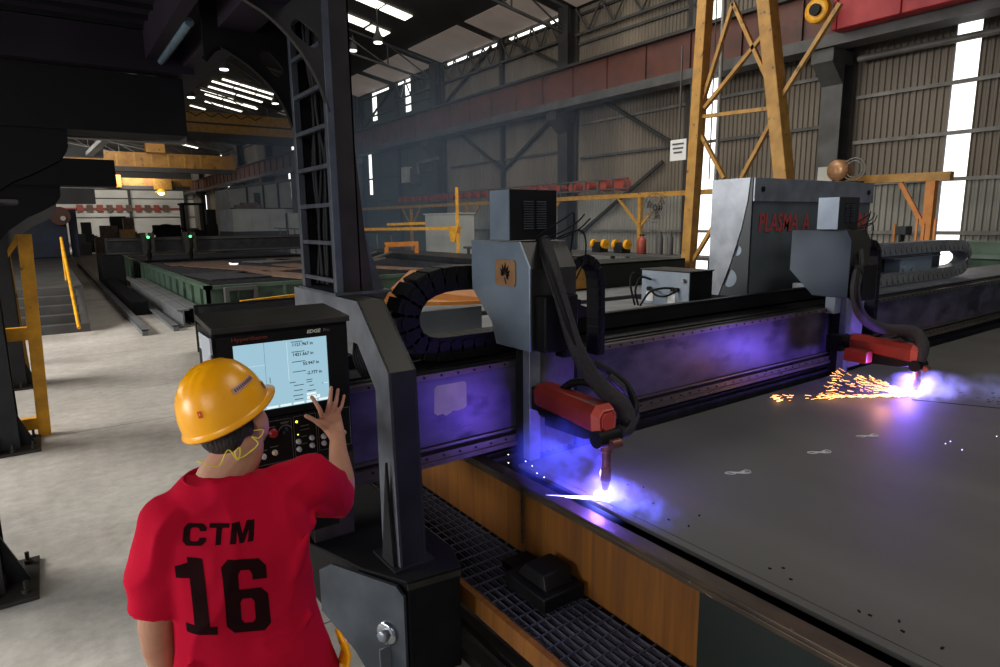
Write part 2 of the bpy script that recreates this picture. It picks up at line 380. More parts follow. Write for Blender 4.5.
# ---- right wall: corrugated sheeting, split by tall daylight slots
WX = 20.0
slots = [(6.93, 7.5, 0, 7.25), (14.75, 15.75, 0, EZ), (37.9, 38.7, 9.2, EZ), (43.0, 43.8, 9.3, EZ), (44.3, 44.9, 4.2, 7.1), (61.6, 62.4, 8.0, EZ), (63.2, 63.9, 4.5, 7.0), (82.5, 83.5, 8.2, EZ), (88, 89.2, 2.2, 7.0), (91, 92, 7.2, EZ), (103, 105, 2.2, 6.5)]
def corr(mb, y0, y1, z0, z1, p=.17, dx=.045):
    y = y0
    pts = []
    while y < y1 - 1e-4:
        for fy, fx in ((0, 0), (.36, 0), (.5, dx), (.86, dx)):
            yy = y + fy * p
            if yy <= y1: pts.append((WX + fx, yy))
        y += p
    pts.append((WX, y1))
    vs = [(a, b, z0) for a, b in pts] + [(a, b, z1) for a, b in pts]; n = len(pts)
    mb.add(vs, [(i, i + 1, n + i + 1, n + i) for i in range(n - 1)])
wall = MB(); wallg = MB(); pale = MB()
edges = sorted({-9.0, 30.0, 34.1, 52.0, 113.0} | {s[0] for s in slots} | {s[1] for s in slots})
for a, b in zip(edges[:-1], edges[1:]):
    hit = [s for s in slots if s[0] <= (a + b) / 2 <= s[1]]
    z = 0.0
    zs = [(0, EZ)]
    for s in hit:
        zs = [(0, s[2]), (s[3], EZ)]
    for z0, z1 in zs:
        if z1 - z0 > .05:
            tgt = wallg if a >= 34.0 and b <= 52.1 else wall
            if z0 == 0 and a < 34 and z1 > 3:
                corr(pale, a, b, 0, 3.1); corr(tgt, a, b, 3.1, z1)
            else: corr(tgt, a, b, z0, z1)
struct('wall_right', wall, 'clad'); struct('wall_right.001', pale, 'cladpale'); struct('wall_right.002', wallg, 'cladgreen')
for s in slots:
    k += 1
    struct('window_%d' % k, MB().box((WX + .06, s[0], s[2]), (WX + .1, s[1], s[3])), 'day')
# eave slits of daylight
for i, (y0, y1) in enumerate(((23.3, 27.2), (28.2, 30.5), (31, 33.2), (38, 39.6), (41, 43))):
    k += 1
    struct('window_%d' % k, MB().box((WX - .03, y0, EZ - .18), (WX, y1, EZ - .06)), 'day')
wf = MB().box((-16, 113.0, 0), (20.3, 113.2, 8.4)); struct('wall_far', wf, 'farwhite')
struct('wall_far.001', MB().box((-16, 113.0, 8.4), (20.3, 113.2, 17)), 'roof')
# wall girts (long horizontal purlins)
gi = 0
for z, y0, y1, mt in ((1.7, -8, 34, 'purlin'), (3.12, -8, 10, 'purlin'), (4.32, -8, 9.9, 'purlin'), (5.6, -8, 9.9, 'purlin'), (4.9, 10.8, 21.8, 'structgrey'), (6.35, 10.8, 21.8, 'purlin'), (3.7, 23, 33, 'structgrey'), (5.3, 23, 33, 'structgrey'),
                      (9.7, 10, 22, 'structgrey'), (10.1, 22.8, 33, 'structgrey'), (9.6, 34.4, 52, 'structgrey'), (3.7, 34.4, 60, 'structgrey'), (5.3, 34.4, 60, 'structgrey'), (10.9, -8, 112, 'struct')):
    struct('trim_2', MB().bar((WX - .07, y0, z), (WX - .07, y1, z), .09, .10), mt)
struct('trim_3', MB().cyl((WX - .35, -8, 6.62), (WX - .35, 9.8, 6.62), .09, 10), 'purlin')
# main building columns
colm = {10.3: 'structgrey', 22.3: 'struct', 33.8: 'struct', 45.5: 'struct', 57: 'struct', 68.5: 'struct', 80: 'struct', 91.5: 'struct', 103: 'struct'}
for i, (y, mt) in enumerate(colm.items()):
    q = MB().ibeam((WX - .45, y, 0), (WX - .45, y, EZ), .62, .6, .03, up=(1, 0, 0))
    q.box((WX - 1.4, y - .32, 6.5), (WX - .3, y + .32, 6.85)).prism([(WX - 1.4, y - .3, 6.5), (WX - .7, y - .3, 5.9), (WX - .7, y - .3, 6.5)], (0, .6, 0))
    struct('trim_4', q, mt)
    q = MB()                                # roof truss from this column
    top = [(x, y, roofz(x) - .1) for x in (19.6, 16.5, 13, 9.5, 6, 3)]; bot = [(x, y, roofz(x) - 1.15 - (20 - x) * .02) for x in (19.6, 16.5, 13, 9.5, 6, 3)]
    for a, b in zip(top[:-1], top[1:]): q.bar(a, b, .1, .1)
    for a, b in zip(bot[:-1], bot[1:]): q.bar(a, b, .1, .1)
    for j in range(5): q.bar(bot[j], top[j], .06, .06); q.bar(bot[j], top[j + 1], .06, .06)
    q.bar((19.6, y, EZ - 1.15), (19.6, y, EZ), .1, .1)
    struct('trim_5', q, 'structgrey')
for y in (27.7, 15.9, 39.6):                # light intermediate posts
    struct('trim_6', MB().bar((WX - .14, y, 0), (WX - .14, y, EZ), .2, .2), 'struct')
# lattice eave girder
q = MB()
for y0, y1 in ((22.6, 27.6), (27.8, 33.5), (34.1, 39.5), (10.6, 15.8), (16, 22)):
    q.bar((WX - .25, y0, EZ - 1.15), (WX - .25, y1, EZ - 1.15), .1, .1)
    n = 4
    for j in range(n):
        a = y0 + (y1 - y0) * j / n; b = y0 + (y1 - y0) * (j + 1) / n; mid = (a + b) / 2
        q.bar((WX - .25, a, EZ - .1), (WX - .25, mid, EZ - 1.1), .06, .06); q.bar((WX - .25, mid, EZ - 1.1), (WX - .25, b, EZ - .1), .06, .06)
struct('trim_7', q, 'structgrey')
# wind braces
for a, b in (((27.6, 4.8), (31.9, 7.1)), ((27.5, 4.8), (23.3, 7.0)), ((20.3, 7.1), (16.4, 4.9)), ((17.0, 4.35), (21.6, 1.6)), ((33.2, 9.0), (28.5, 11)), ((27.1, 11), (22.9, 9.0)), ((9.7, 9), (4, 11)), ((45, 8.9), (40, 11))):
    struct('trim_8', MB().bar((WX - .22, a[0], a[1]), (WX - .22, b[0], b[1]), .1, .13), 'struct')
# crane runway girder
q = MB().box((18.75, -8, 7.18), (18.80, 112, 8.45))
for y in range(-7, 112, 2): q.box((18.66, y, 7.18), (18.76, y + .03, 8.4))
rg = thing('runway_girder', 'long red brown crane runway girder along the corrugated wall', 'girder', (18.8, 40, 7.3))
make('girder_web', q, 'redbrown', rg)
make('top_flange', MB().box((18.5, -8, 8.43), (19.1, 112, 8.52)), 'struct', rg)
make('bottom_flange', MB().box((18.45, -8, 6.86), (19.2, 112, 7.18)), 'structgrey', rg)
make('crane_rail', MB().box((18.75, -8, 8.52), (18.83, 112, 8.62)), 'struct', rg)
# red overhead crane end truck
rc = thing('overhead_crane', 'bright red overhead crane end carriage riding on the runway girder', 'crane', (18.3, 8, 7.7))
q = MB().box((17.95, 1.0, 7.12), (18.4, 9.75, 8.9)); q.box((18.1, 1, 8.9), (18.3, 9.7, 9.6))
for y in (2.6, 4.4, 6.2, 8, 9.6): q.box((17.9, y, 7.12), (17.96, y + .05, 8.9))
make('end_truck', q, 'redcrane', rc, bevel=.02)
make('crossbeam', MB().box((-8, 1.5, 8.8), (18.2, 2.6, 10.2)), 'redcrane', rc)
q = MB().lathe((17.6, 9.95, 7.62), (1, 0, 0), [(-.10, .20), (-.10, .32), (-.05, .32), (-.03, .25), (.03, .25), (.05, .32), (.10, .32), (.10, .20)], 24)
q2 = MB().cyl((17.4, 9.95, 7.62), (17.8, 9.95, 7.62), .15, 16)
r = thing('cable_reel', 'round yellow cable reel hanging by the red crane carriage', 'reel', (17.6, 9.95, 7.2))
make('reel_drum', q, 'yellow', r); make('hub', q2, 'black', r)
for i, yy in enumerate((12.9, 13.2)):
    tmesh('pendant_cable', MB().cyl((17.6, yy, 4.6 - i * 1.2), (17.6, yy, 9), .02, 6), 'framebrown', ('thin cable hanging down in front of the red brown girder, nearer the red crane', 'thin cable hanging down behind the right leg of the yellow A-frame')[i], 'cable')

# ================================================================== A-FRAME GANTRY CRANE LEG
XA = 12.0
def A(px, py, dx=0): v = at(px, py, x=XA); v.x += dx; return v
af = thing('a_frame_leg', 'tall yellow A-frame leg of a gantry crane with lattice braces', 'crane leg', (XA, 8.3, 0))
pL0, pL1 = A(686, 300), A(707, -20); pR0, pR1 = A(796, 300), A(765, -20)
def ext(a, b, z): t = (z - a.z) / (b.z - a.z); return a + (b - a) * t
make('leg', MB().bar(ext(pL0, pL1, .0), ext(pL0, pL1, 8), .24, .26, up=(1, 0, 0)), 'yellowfaded', af, bevel=.015)
make('leg', MB().bar(ext(pR0, pR1, .0), ext(pR0, pR1, 8), .27, .32, up=(1, 0, 0)), 'yellowfaded', af, bevel=.015)
for a, b in (((699, 117), (780, 107)), ((700, 108), (733, 3)), ((733, 3), (772, 90)), ((704, 108), (775, 20)), ((781, 97), (840, 3)), ((697, 128), (724, 178)), ((741, 178), (772, 120)), ((690, 265), (712, 228))):
    make('brace', MB().bar(A(*a, .02), A(*b, .02), .075, .09, up=(1, 0, 0)), 'yellowfaded', af)
make('end_sill', MB().box((XA - .25, 5.6, 0), (XA + .25, 11.2, .35)), 'yellowfaded', af)
make('access_pipe', MB().cyl((XA + 2, 10.3, 0), (XA + 2, 10.3, 8.6), .05, 10), 'purlin', af)

# ================================================================== RACK WITH RED ROLLERS
RX = 17.5
fr = thing('braced_rail', 'long yellow steel rail on braced posts along the wall', 'rack', (RX, 24, 0))
make('top_rail', MB().bar((RX, 9.7, 3.0), (RX, 44, 3.08), .16, .16), 'yellowfaded', fr)
for y in (11.0, 16.0, 21.5, 27.5, 33.6):
    make('post', MB().bar((RX, y, 0), (RX, y, 2.95), .14, .14), 'yellowfaded', fr)
    make('brace', MB().bar((RX, y, 1.9), (RX, y + 1.1, 2.95), .07, .09), 'yellowfaded', fr)
    make('brace', MB().bar((RX, y, 1.9), (RX, y - 1.1, 2.95), .07, .09), 'yellowfaded', fr)
cf = thing('portal_stand', 'yellow steel frame with knee brace beside the tall bright slot', 'frame', (RX, 7.3, 0))
q = MB(); make('top_beam', MB().bar((RX, 6.35, 3.08), (RX, 9.3, 3.12), .22, .2), 'yellowfaded', cf)
make('post', MB().bar((RX, 6.75, 0), (RX, 6.75, 3.0), .2, .2), 'orange', cf)
make('brace', MB().bar((RX, 6.8, 1.85), (RX, 7.45, 2.98), .1, .1), 'orange', cf)
cv = thing('roller_conveyor', 'pale rail ladder carrying red rollers on top of the long yellow rail', 'conveyor', (RX, 25, 3.17))
q = MB()
for dz in (.18, .55): q.bar((RX - .15, 16.5, 3.1 + dz), (RX - .15, 35.5, 3.1 + dz), .05, .05)
for j in range(26): q.bar((RX - .15, 16.5 + j * .74, 3.12), (RX - .15, 16.5 + j * .74, 3.66), .03, .03)
make('rail_frame', q, 'structgrey', cv)
for j in range(22):
    y = 17.0 + j * .85; rr = (.26, .24, .16, .22, .13)[j % 5] if j < 8 else .17
    make('roller', MB().cyl((RX - .1, y, 3.46), (RX + .3, y, 3.46), rr, 14), 'redroll', cv)
# wall things
fn = thing('wall_fan', 'round grey wire fan fixed under the long yellow rail near the A-frame', 'fan', (RX - .2, 15.1, 2.5))
q = MB()
for rr in (.5, .38, .26, .14): 
    pts = [(RX - .25, 15.1 + rr * math.cos(t * PI / 14), 2.55 + rr * math.sin(t * PI / 14)) for t in range(29)]; q.tube(pts, .014, 5)
for t in range(12): q.bar((RX - .25, 15.1, 2.55), (RX - .25, 15.1 + .5 * math.cos(t * PI / 6), 2.55 + .5 * math.sin(t * PI / 6)), .01, .01)
make('guard', q, 'purlin', fn)
q = MB()
for t in range(3):
    a = t * 2 * PI / 3; q.prism([(RX - .2, 15.1, 2.55), (RX - .2, 15.1 + .42 * math.cos(a), 2.55 + .42 * math.sin(a)), (RX - .2, 15.1 + .4 * math.cos(a + .7), 2.55 + .4 * math.sin(a + .7))], (.02, 0, 0))
make('blade', q, 'structgrey', fn); make('motor', MB().cyl((RX - .22, 15.1, 2.55), (RX, 15.1, 2.55), .12, 12), 'black', fn)
p = at(678, 150, x=16.6)
sg = thing('notice_board', 'small white notice with black writing behind the A-frame leg', 'sign', (16.6, p.y, p.z - .3))
make('board', MB().box((16.6, p.y - .31, p.z - .32), (16.64, p.y + .31, p.z + .32)), 'label', sg)
make('hanger', MB().box((16.62, p.y - .02, p.z + .3), (16.66, p.y + .02, 7.4)), 'structgrey', sg)
q = MB()
for j, w in enumerate((.34, .3, .22)): q.box((16.585, p.y - .1 - w / 2 + .05, p.z + .16 - j * .13), (16.6, p.y - .1 + w / 2 + .15, p.z + .21 - j * .13))
make('writing', q, 'structgrey', sg)
p = at(846, 170, x=16.6)
rl = thing('hose_reel', 'tan hose reel with wire cage above the large grey machine cabinet', 'reel', (16.6, p.y, p.z - .3))
make('reel_disc', MB().lathe((16.6, p.y + .15, p.z), (-1, 0, 0), [(-.15, .05), (-.15, .26), (-.1, .26), (-.08, .2), (.08, .2), (.1, .26), (.15, .26), (.15, .05)], 20), 'bronze', rl)
q = MB()
for rr in (.27, .2): q.tube([(16.5, p.y - .25 + rr * math.cos(t * PI / 10), p.z + rr * math.sin(t * PI / 10)) for t in range(21)], .02, 5)
make('cage', q, 'purlin', rl); make('bracket', MB().box((16.6, p.y - .3, p.z - .36), (16.95, p.y + .3, p.z - .28)), 'struct', rl)
make('bracket_post', MB().box((16.85, p.y - .05, 0), (16.95, p.y + .05, p.z - .28)), 'struct', rl)
p = at(825, 174, x=16.6)
tmesh('breaker_box', MB().box((16.6, p.y - .2, p.z - .22), (16.8, p.y + .2, p.z + .18)).box((16.7, p.y - .03, 0), (16.76, p.y + .03, p.z - .2)), 'white', 'small white electrical box with a grey panel beside the tan hose reel', 'box', bevel=.01)
# bench and items under the rack
XB = 15.5
bn = thing('work_bench', 'long dark workbench under the yellow rail by the wall', 'bench', (XB, 17, 0))
make('bench_top', MB().box((XB - .5, 11, 1.0), (XB + .5, 24, 1.08)), 'structgrey', bn)
for y in (11.2, 15, 19, 23.8): make('leg', MB().box((XB - .4, y - .05, 0), (XB - .3, y + .05, 1.0)), 'struct', bn); make('leg', MB().box((XB + .3, y - .05, 0), (XB + .4, y + .05, 1.0)), 'struct', bn)
p = at(642, 235, x=XB - .1); py = p.y
ex = thing('fire_extinguisher', 'red cylinder standing on the workbench near the A-frame', 'extinguisher', (XB - .1, py, 1.08))
make('cylinder', MB().lathe((XB - .1, py, 1.08), (0, 0, 1), [(0, .13), (.02, .15), (.42, .15), (.50, .1), (.54, .04), (.58, .04)], 16), 'redroll', ex)
make('handle', MB().box((XB - .13, py - .1, 1.65), (XB - .07, py + .08, 1.69)), 'black', ex)
for i, (px, lab) in enumerate(((600, 'left grinder with yellow guard on the dark workbench'), (622, 'right grinder with yellow guard on the dark workbench'))):
    y = at(px, 245, x=XB - .1).y
    g = thing('bench_grinder', lab, 'grinder', (XB - .1, y, 1.08))
    make('body', MB().cyl((XB - .1, y - .26, 1.3), (XB - .1, y + .26, 1.3), .13, 14).box((XB - .3, y - .18, 1.08), (XB + .1, y + .18, 1.28)), 'darksteel', g)
    make('wheel_guard', MB().cyl((XB - .12, y - .32, 1.36), (XB - .12, y - .2, 1.36), .16, 14), 'yellow', g)
    make('wheel_guard', MB().cyl((XB - .12, y + .2, 1.36), (XB - .12, y + .32, 1.36), .16, 14), 'yellow', g)
for i, px in enumerate((660, 668, 655)):
    y = at(px, 240, x=XB + .1).y
    tmesh('steel_bottle', MB().lathe((XB + .1 + i * .1, y, 1.08), (0, 0, 1), [(0, .1), (.5, .1), (.6, .05), (.7, .05)], 12), 'structgrey', 'small grey bottle on the workbench beside the red cylinder', 'bottle', group='grey bottles on the workbench')
# items near yellow frame on the right: orange stakes and a dark vice
for i, px in enumerate((893, 915, 922, 933)):
    p = at(px, 240, x=14.5)
    tmesh('orange_stake', MB().box((14.5, p.y - .02, 0), (14.54, p.y + .02, 2.0 + .1 * (i % 2))), 'orange', 'thin orange post standing behind the cable chain at the far right', 'post', group='orange posts behind the far cable chain')
p = at(902, 235, x=14.6)
tmesh('drill_press', MB().box((14.5, p.y - .12, 0), (14.8, p.y + .12, 1.2)).cyl((14.65, p.y, 1.2), (14.65, p.y, 1.9), .035, 12).box((14.5, p.y - .10, 1.78), (14.8, p.y + .08, 1.95)).cyl((14.52, p.y, 1.5), (14.52, p.y, 1.8), .03, 8), 'darksteel', 'dark drill press among the orange posts', 'machine')
# yellow jib across the haze
JX = 12.0
jb = thing('jib_crane', 'yellow jib arm with upright post in the bluish haze', 'jib crane', (JX, 19.6, 0))
make('post', MB().bar((JX, 19.55, 0), (JX, 19.55, 3.35), .08, .08), 'yellow', jb)
make('arm', MB().bar((JX, 19.6, 1.93), (JX, 31, 1.85), .10, .12), 'yellow', jb)
make('upper_arm', MB().bar((JX, 22.0, 2.12), (JX, 25.2, 2.08), .1, .1), 'yellow', jb)
make('trolley', MB().prism([(JX - .08, 19.4, 2.0), (JX - .08, 20.1, 2.0), (JX - .08, 19.9, 1.45), (JX - .08, 19.65, 1.45)], (.16, 0, 0)), 'yellow', jb)
tmesh('cardboard_crate', MB().box((15.0, 24.6, 0), (16.0, 27.4, 2.5)).box((14.95, 24.5, 2.5), (16.05, 27.5, 2.56)), 'white', 'pale crate behind the yellow jib post', 'crate', bevel=.02)
for i, (px, py) in enumerate(((404, 175), (413, 176))):
    p = at(px, py, x=19.5)
    tmesh('wall_box', MB().box((19.5, p.y - .4, p.z - .5), (19.9, p.y + .4, p.z + .5)).box((19.45, p.y - .3, p.z - .1), (19.5, p.y + .3, p.z + .35)), ('white', 'structgrey')[i], ('pale electrical box on the greenish wall', 'grey electrical box beside the pale one on the greenish wall')[i], 'box', bevel=.02)
p = at(425, 163, x=19.2)
tmesh('pipe_bracket', MB().tube([(19.2, p.y - 1.6, p.z + .15), (19.2, p.y + .9, p.z + .1), (19.2, p.y + .9, p.z - .6)], .09, 8), 'purlin', 'pale bent pipe on the dark building column', 'pipe')
# low partition / dark rails in the far middle
rlg = thing('pipe_railing', 'low rail with thin uprights beneath the yellow jib arm', 'railing', (11, 30, 0))
make('top_rail', MB().bar((12.6, 26, 1.68), (12.6, 44, 1.9), .06, .06), 'rust', rlg)
for j in range(12): make('upright', MB().bar((12.6, 26.2 + j * 1.5, 0), (12.6, 26.2 + j * 1.5, 1.66 + .02 * j), .05, .05), 'purlin' if j % 3 else 'rust', rlg)

# ================================================================== CRANES FAR LEFT
for i, (Yc, z0, z1, x1, mt, lab, pa) in enumerate(((50, 8.55, 10.0, 18.3, 'yellowfaded', 'nearest ochre overhead crane girder seen through the arch', 0), (78, 8.25, 9.75, 18.6, 'craneyellow', 'middle ochre overhead crane girder, beyond the nearest one', 0), (100, 7.5, 8.5, 17.8, 'craneyellow', 'farthest crane girder, bright yellow with a glowing lamp beneath', 1))):  # nearest girder takes the paler yellow, painted as if lit from below
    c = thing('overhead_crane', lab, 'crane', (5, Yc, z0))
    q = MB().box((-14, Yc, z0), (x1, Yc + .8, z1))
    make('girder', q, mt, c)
    if i == 0:
        make('stripe', MB().box((-14, Yc - .02, z0 + .62), (x1, Yc, z0 + .74)), 'struct', c)
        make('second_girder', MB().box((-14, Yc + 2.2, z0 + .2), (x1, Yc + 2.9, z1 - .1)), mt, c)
        make('walkway', MB().box((-14, Yc - .5, z0 - .5), (x1, Yc + .8, z0 - .02)), 'struct', c)
        q = MB()
        for j in range(16): q.tube([(-2 + j, Yc - .1, z1 - .05), (-1.5 + j, Yc - .1, z1 - .35), (-1 + j, Yc - .1, z1 - .05)], .03, 5)
        make('festoon_cable', q, 'black', c)
    else:
        make('walkway', MB().box((-14, Yc - .5, z0 - .5), (x1 - .5, Yc + .5, z0 - .02)), 'struct', c)
    if i == 1:
        q = MB()
        for j in range(14): make('stiffener', MB().box((-6 + j * 1.6, Yc - .05, z0 + .1), (-5.8 + j * 1.6, Yc, z1 - .1)), 'yellowfaded', c)
        make('hoist', MB().box((9.6, Yc - .6, z1), (11.4, Yc + .6, z1 + 1.5)), 'craneyellow', c)
    if i == 2:
        make('hoist', MB().box((7.4, Yc - .9, z0 - .3), (9, Yc - .05, z1 + .3)), 'orange', c); make('trolley', MB().box((12.8, Yc - .8, z0 - .5), (15.0, Yc - .05, z1 - .1)), 'yellowfaded', c)
        make('lamp_shade', MB().cone((13.6, Yc - .9, z0 - .9), (13.6, Yc - .9, z0 - .4), .8, .2, 16), 'yellow', c)
        make('lamp_bulb', MB().ball((13.6, Yc - .9, z0 - .85), .45, 10), 'lamp', c)
for i, (px, py, y) in enumerate(((224, 69, 40), (191, 97, 50), (275, 101, 52), (378, 42, 30), (353, 50, 34))):
    p = at(px, py, y=y); z = min(p.z, roofz(p.x) - .7); lr = .24 if i < 3 else .20
    hb = thing('high_bay_lamp', ('round high bay lamp just right of the dark overhead beams, highest one', 'round high bay lamp close beside the dark box beam end', 'round high bay lamp at the right end of the skylight rows', 'small bright lamp under the roof right of the cable tower', 'small bright lamp close beside the cable tower edge')[i], 'lamp', (p.x, y, z))
    make('shade', MB().lathe((p.x, y, z), (0, 0, 1), [(0, lr * 1.3), (.12, lr * 1.25), (.5, lr * .5), (.7, lr * .3)], 16), 'structgrey', hb)
    make('bulb', MB().cyl((p.x, y, z - .06), (p.x, y, z - .01), lr, 16), 'lampwhite', hb)
    make('rod', MB().cyl((p.x, y, z + .68), (p.x, y, roofz(p.x)), .03, 6), 'struct', hb)

# ================================================================== FAR LEFT: tables, rails, containers
t2 = thing('cutting_table', 'green sided far cutting table covered with scrap and slats', 'table', (8, 24, 0))
q = MB().box((2.78, 15.2, 0), (2.86, 35, .8)).box((2.78, 15.2, 0), (9.6, 15.28, .8)).box((2.74, 15.14, .74), (9.6, 15.3, .82)).box((2.74, 15.14, .74), (2.9, 35, .82))
for y in np.arange(15.6, 35, 1.1): q.box((2.72, y, .05), (2.79, y + .06, .76))
for x in np.arange(3.4, 9.5, 1.05): q.box((x, 15.12, .05), (x + .06, 15.21, .76))
make('side_frame', q, 'green', t2)
make('slat_bed', MB().box((2.86, 15.28, .1), (9.6, 35, .72)), 'slag', t2)
q = MB()
for j in range(60): q.box((2.9, 15.5 + j * .32, .70), (9.6, 15.54 + j * .32, .77))
make('slats', q, 'slag', t2)
for a, b, c in (((3.15, 14.9, .44), (3.8, 15.2, .74), 'structgrey'),):
    q = plate2d([(3.12, .30), (3.82, .30), (3.82, .78), (3.12, .78)], [[(3.2, .44), (3.74, .44), (3.74, .70), (3.2, .70)]], (0, 15.05, 0), X_, Z_, .09)
    make('access_bracket', q, 'structgrey', t2)
make('lower_rail', MB().box((2.8, 14.95, .22), (9.6, 15.1, .34)), 'green', t2)
random.seed(3)
names = ['rusty flat offcut lying at the near end of the green far table', 'long rusty offcut lying on the middle of the green far table', 'rust brown sheet on the right half of the green far table', 'pale brown plate near the far torches on the green table', 'dark sheet offcut resting on the far table slats', 'light grey offcut in the middle of the far table', 'narrow rusty strip at the right edge of the far table', 'broad rust coloured sheet below the far gantry beam']
for i, (x, y, w, l, a, mt) in enumerate(((5.2, 17.6, .9, 3.6, .25, 'rust'), (5.0, 21.5, 1.2, 5, .3, 'rust'), (6.8, 20.0, .8, 4.5, .1, 'rust'), (4.4, 25.0, 2.0, 1.6, 0, 'rust'), (3.9, 18.5, 1.5, 2.6, .1, 'slag'), (6.9, 24.6, 1.8, 1.2, .4, 'greyplate'), (8.4, 18.2, .7, 3.5, .3, 'rust'), (8.2, 25.4, 2.2, 1.4, .1, 'rust'))):
    R = Matrix.Rotation(a, 3, 'Z'); tmesh('steel_offcut', MB().cbox((x, y, .795), (w, l, .03), R), mt, names[i], 'offcut', group='offcuts on the far table')
tmesh('crumpled_sheet', MB().cbox((5.1, 22.9, .83), (.22, .16, .05), Matrix.Rotation(.3, 3, 'Y')).cbox((5.2, 22.95, .84), (.12, .18, .03)), 'day', 'small scrap on the far table, made to glow as if catching light', 'scrap')  # glowing material stands in for light caught by the scrap
# far gantry with two torches with green lights
g2 = thing('far_gantry', 'dark gantry beam spanning the far cutting table', 'gantry', (9, 27, 0))
make('beam', MB().box((1.75, 27, 1.12), (11.2, 27.7, 1.72)), 'darksteel', g2, bevel=.02)
make('beam_rail', MB().box((1.75, 26.94, 1.62), (11.2, 27, 1.68)).box((1.75, 26.94, 1.14), (11.2, 27, 1.2)), 'struct', g2)
make('end_carriage', MB().box((1.5, 26.2, 0), (2.2, 28.6, 1.12)), 'blackmatt', g2, bevel=.03)
make('end_carriage', MB().box((10.5, 26.2, 0), (11.2, 28.6, 1.12)), 'blackmatt', g2, bevel=.03)
for i, x in enumerate((3.05, 4.45)):
    tt = thing('far_torch', ('left torch head with green light on the far gantry', 'right torch head with green light on the far gantry')[i], 'torch', (x, 26.6, .86))
    make('slide', MB().box((x - .2, 26.5, 1.15), (x - .06, 26.94, 1.9)).box((x + .06, 26.5, 1.15), (x + .2, 26.94, 1.9)), 'framebrown', tt)
    make('torch_body', MB().cone((x, 26.6, .86), (x, 26.6, 1.3), .04, .12, 12).cyl((x, 26.6, 1.3), (x, 26.6, 1.75), .14, 12), 'black', tt)
    make('status_light', MB().ball((x, 26.42, 1.74), .05, 10), 'led_g', tt)
# ground rails
tr = thing('ground_rail', 'grey floor channel, the left rail beside the raised walkway', 'rail', (1.5, 20, 0))
make('channel', MB().box((1.36, 14.2, 0), (1.46, 44, .12)).box((1.36, 14.2, .1), (1.5, 44, .13)), 'greyplate', tr)
tr = thing('ground_rail', 'grey floor channel, the right rail beside the heavy beams', 'rail', (1.95, 20, 0))
make('channel', MB().box((1.95, 14.4, 0), (2.05, 30, .12)).box((1.9, 14.4, .1), (2.05, 30, .13)), 'greyplate', tr)
for i, x in enumerate((2.22, 2.5)):
    tmesh('steel_beam', MB().ibeam((x, 14.8 + i * .3, .2), (x, 25, .2), .24, .38, .03), 'greyplate', ('pale steel I-beam on the floor, left of the pair by the green table', 'pale steel I-beam on the floor, close against the green table')[i], 'beam')
ch = thing('cable_chain', 'black cable chain lying between the floor channels', 'cable chain', (1.75, 20, 0))
q = MB()
for j in range(60): q.box((1.54, 17.6 + j * .16, 0), (1.88, 17.72 + j * .16, .34))
make('chain_links', q, 'blackmatt', ch, bevel=.02)
# yellow bar and grey strip in front of green table
tmesh('yellow_bar', MB().bar((2.75, 12, .75), (3.9, 12.1, .79), .10, .10).box((2.9, 11.95, 0), (3.0, 12.05, .62)).box((3.6, 11.95, 0), (3.7, 12.05, .66)), 'yellow', 'yellow bar on short legs before the green far table', 'bar')
# stairs + landing + handrail
st = thing('concrete_steps', 'short flight of grey concrete steps up to the raised walkway', 'steps', (.05, 16.3, 0))
q = MB()
for j in range(5): q.box((-.75, 15.6 + j * .3, 0), (.42, 18.0, .17 * (j + 1)))
make('treads', q, 'structgrey', st); make('cheek_wall', MB().prism([(.42, 15.6, 0), (.42, 18, 0), (.42, 18, .86), (.42, 16.9, .86), (.42, 15.6, .17)], (.14, 0, 0)), 'structgrey', st)
struct('trim_9', MB().box((-3, 17.9, 0), (.56, 60, .85)), 'structgrey')
hr = thing('handrail', 'slim yellow handrail leading up the concrete steps', 'handrail', (.45, 16.5, 0))
make('rail', MB().cyl(at(79, 328, y=15.0), at(61, 238, y=19), .032, 8), 'yellow', hr)
make('post', MB().cyl((at(61, 238, y=19).x, 19, .85), at(61, 238, y=19), .03, 8), 'yellow', hr)
# yellow guard post frame near left
gf = thing('guard_frame', 'bright yellow channel frame standing at the left edge beside the dark column', 'guard frame', (-.2, 8, 0))
q = MB().prism([(-.285, 7.95, 0), (-.175, 7.95, 0), (-.108, 7.95, 2.08), (-.228, 7.95, 2.08)], (0, .09, 0))
make('post', q, 'yellow', gf); make('top_lip', MB().prism([(-.32, 7.95, 1.86), (-.235, 7.95, 1.98), (-.235, 7.95, 2.08), (-.32, 7.95, 1.93)], (0, .12, 0)), 'yellow', gf)
make('bottom_rail', MB().box((-1.6, 7.96, .08), (-.26, 8.04, .2)), 'yellow', gf)
make('middle_rail', MB().box((-1.6, 7.96, 1.02), (-.24, 8.04, 1.15)), 'yellow', gf)
sl = thing('small_ladder', 'small faded yellow ladder frame behind the bright yellow post', 'ladder', (-.75, 11, 0))
for x in (-.62, -.40): make('side_rail', MB().bar((x, 11.0, 0), (x - .05, 11.2, 1.9), .05, .05), 'yellowfaded', sl)
for z in (.4, .8, 1.2, 1.6): make('rung', MB().bar((-.65, 11.08, z), (-.42, 11.08, z), .03, .03), 'yellowfaded', sl)
bp_ = at(12, 366, z=0); bX, bY = bp_.x, bp_.y
bt = thing('blue_drum', 'small blue and white container on the floor behind the guard frame', 'container', (bX, bY, 0))
make('body', MB().lathe((bX, bY, 0), (0, 0, 1), [(0, .07), (.55, .07), (.6, .06)], 14), 'paleside', bt); make('lid', MB().lathe((bX, bY, .6), (0, 0, 1), [(0, .075), (.3, .075), (.32, .04)], 14), mat('bright blue lid', (.06, .25, .5), .4), bt)
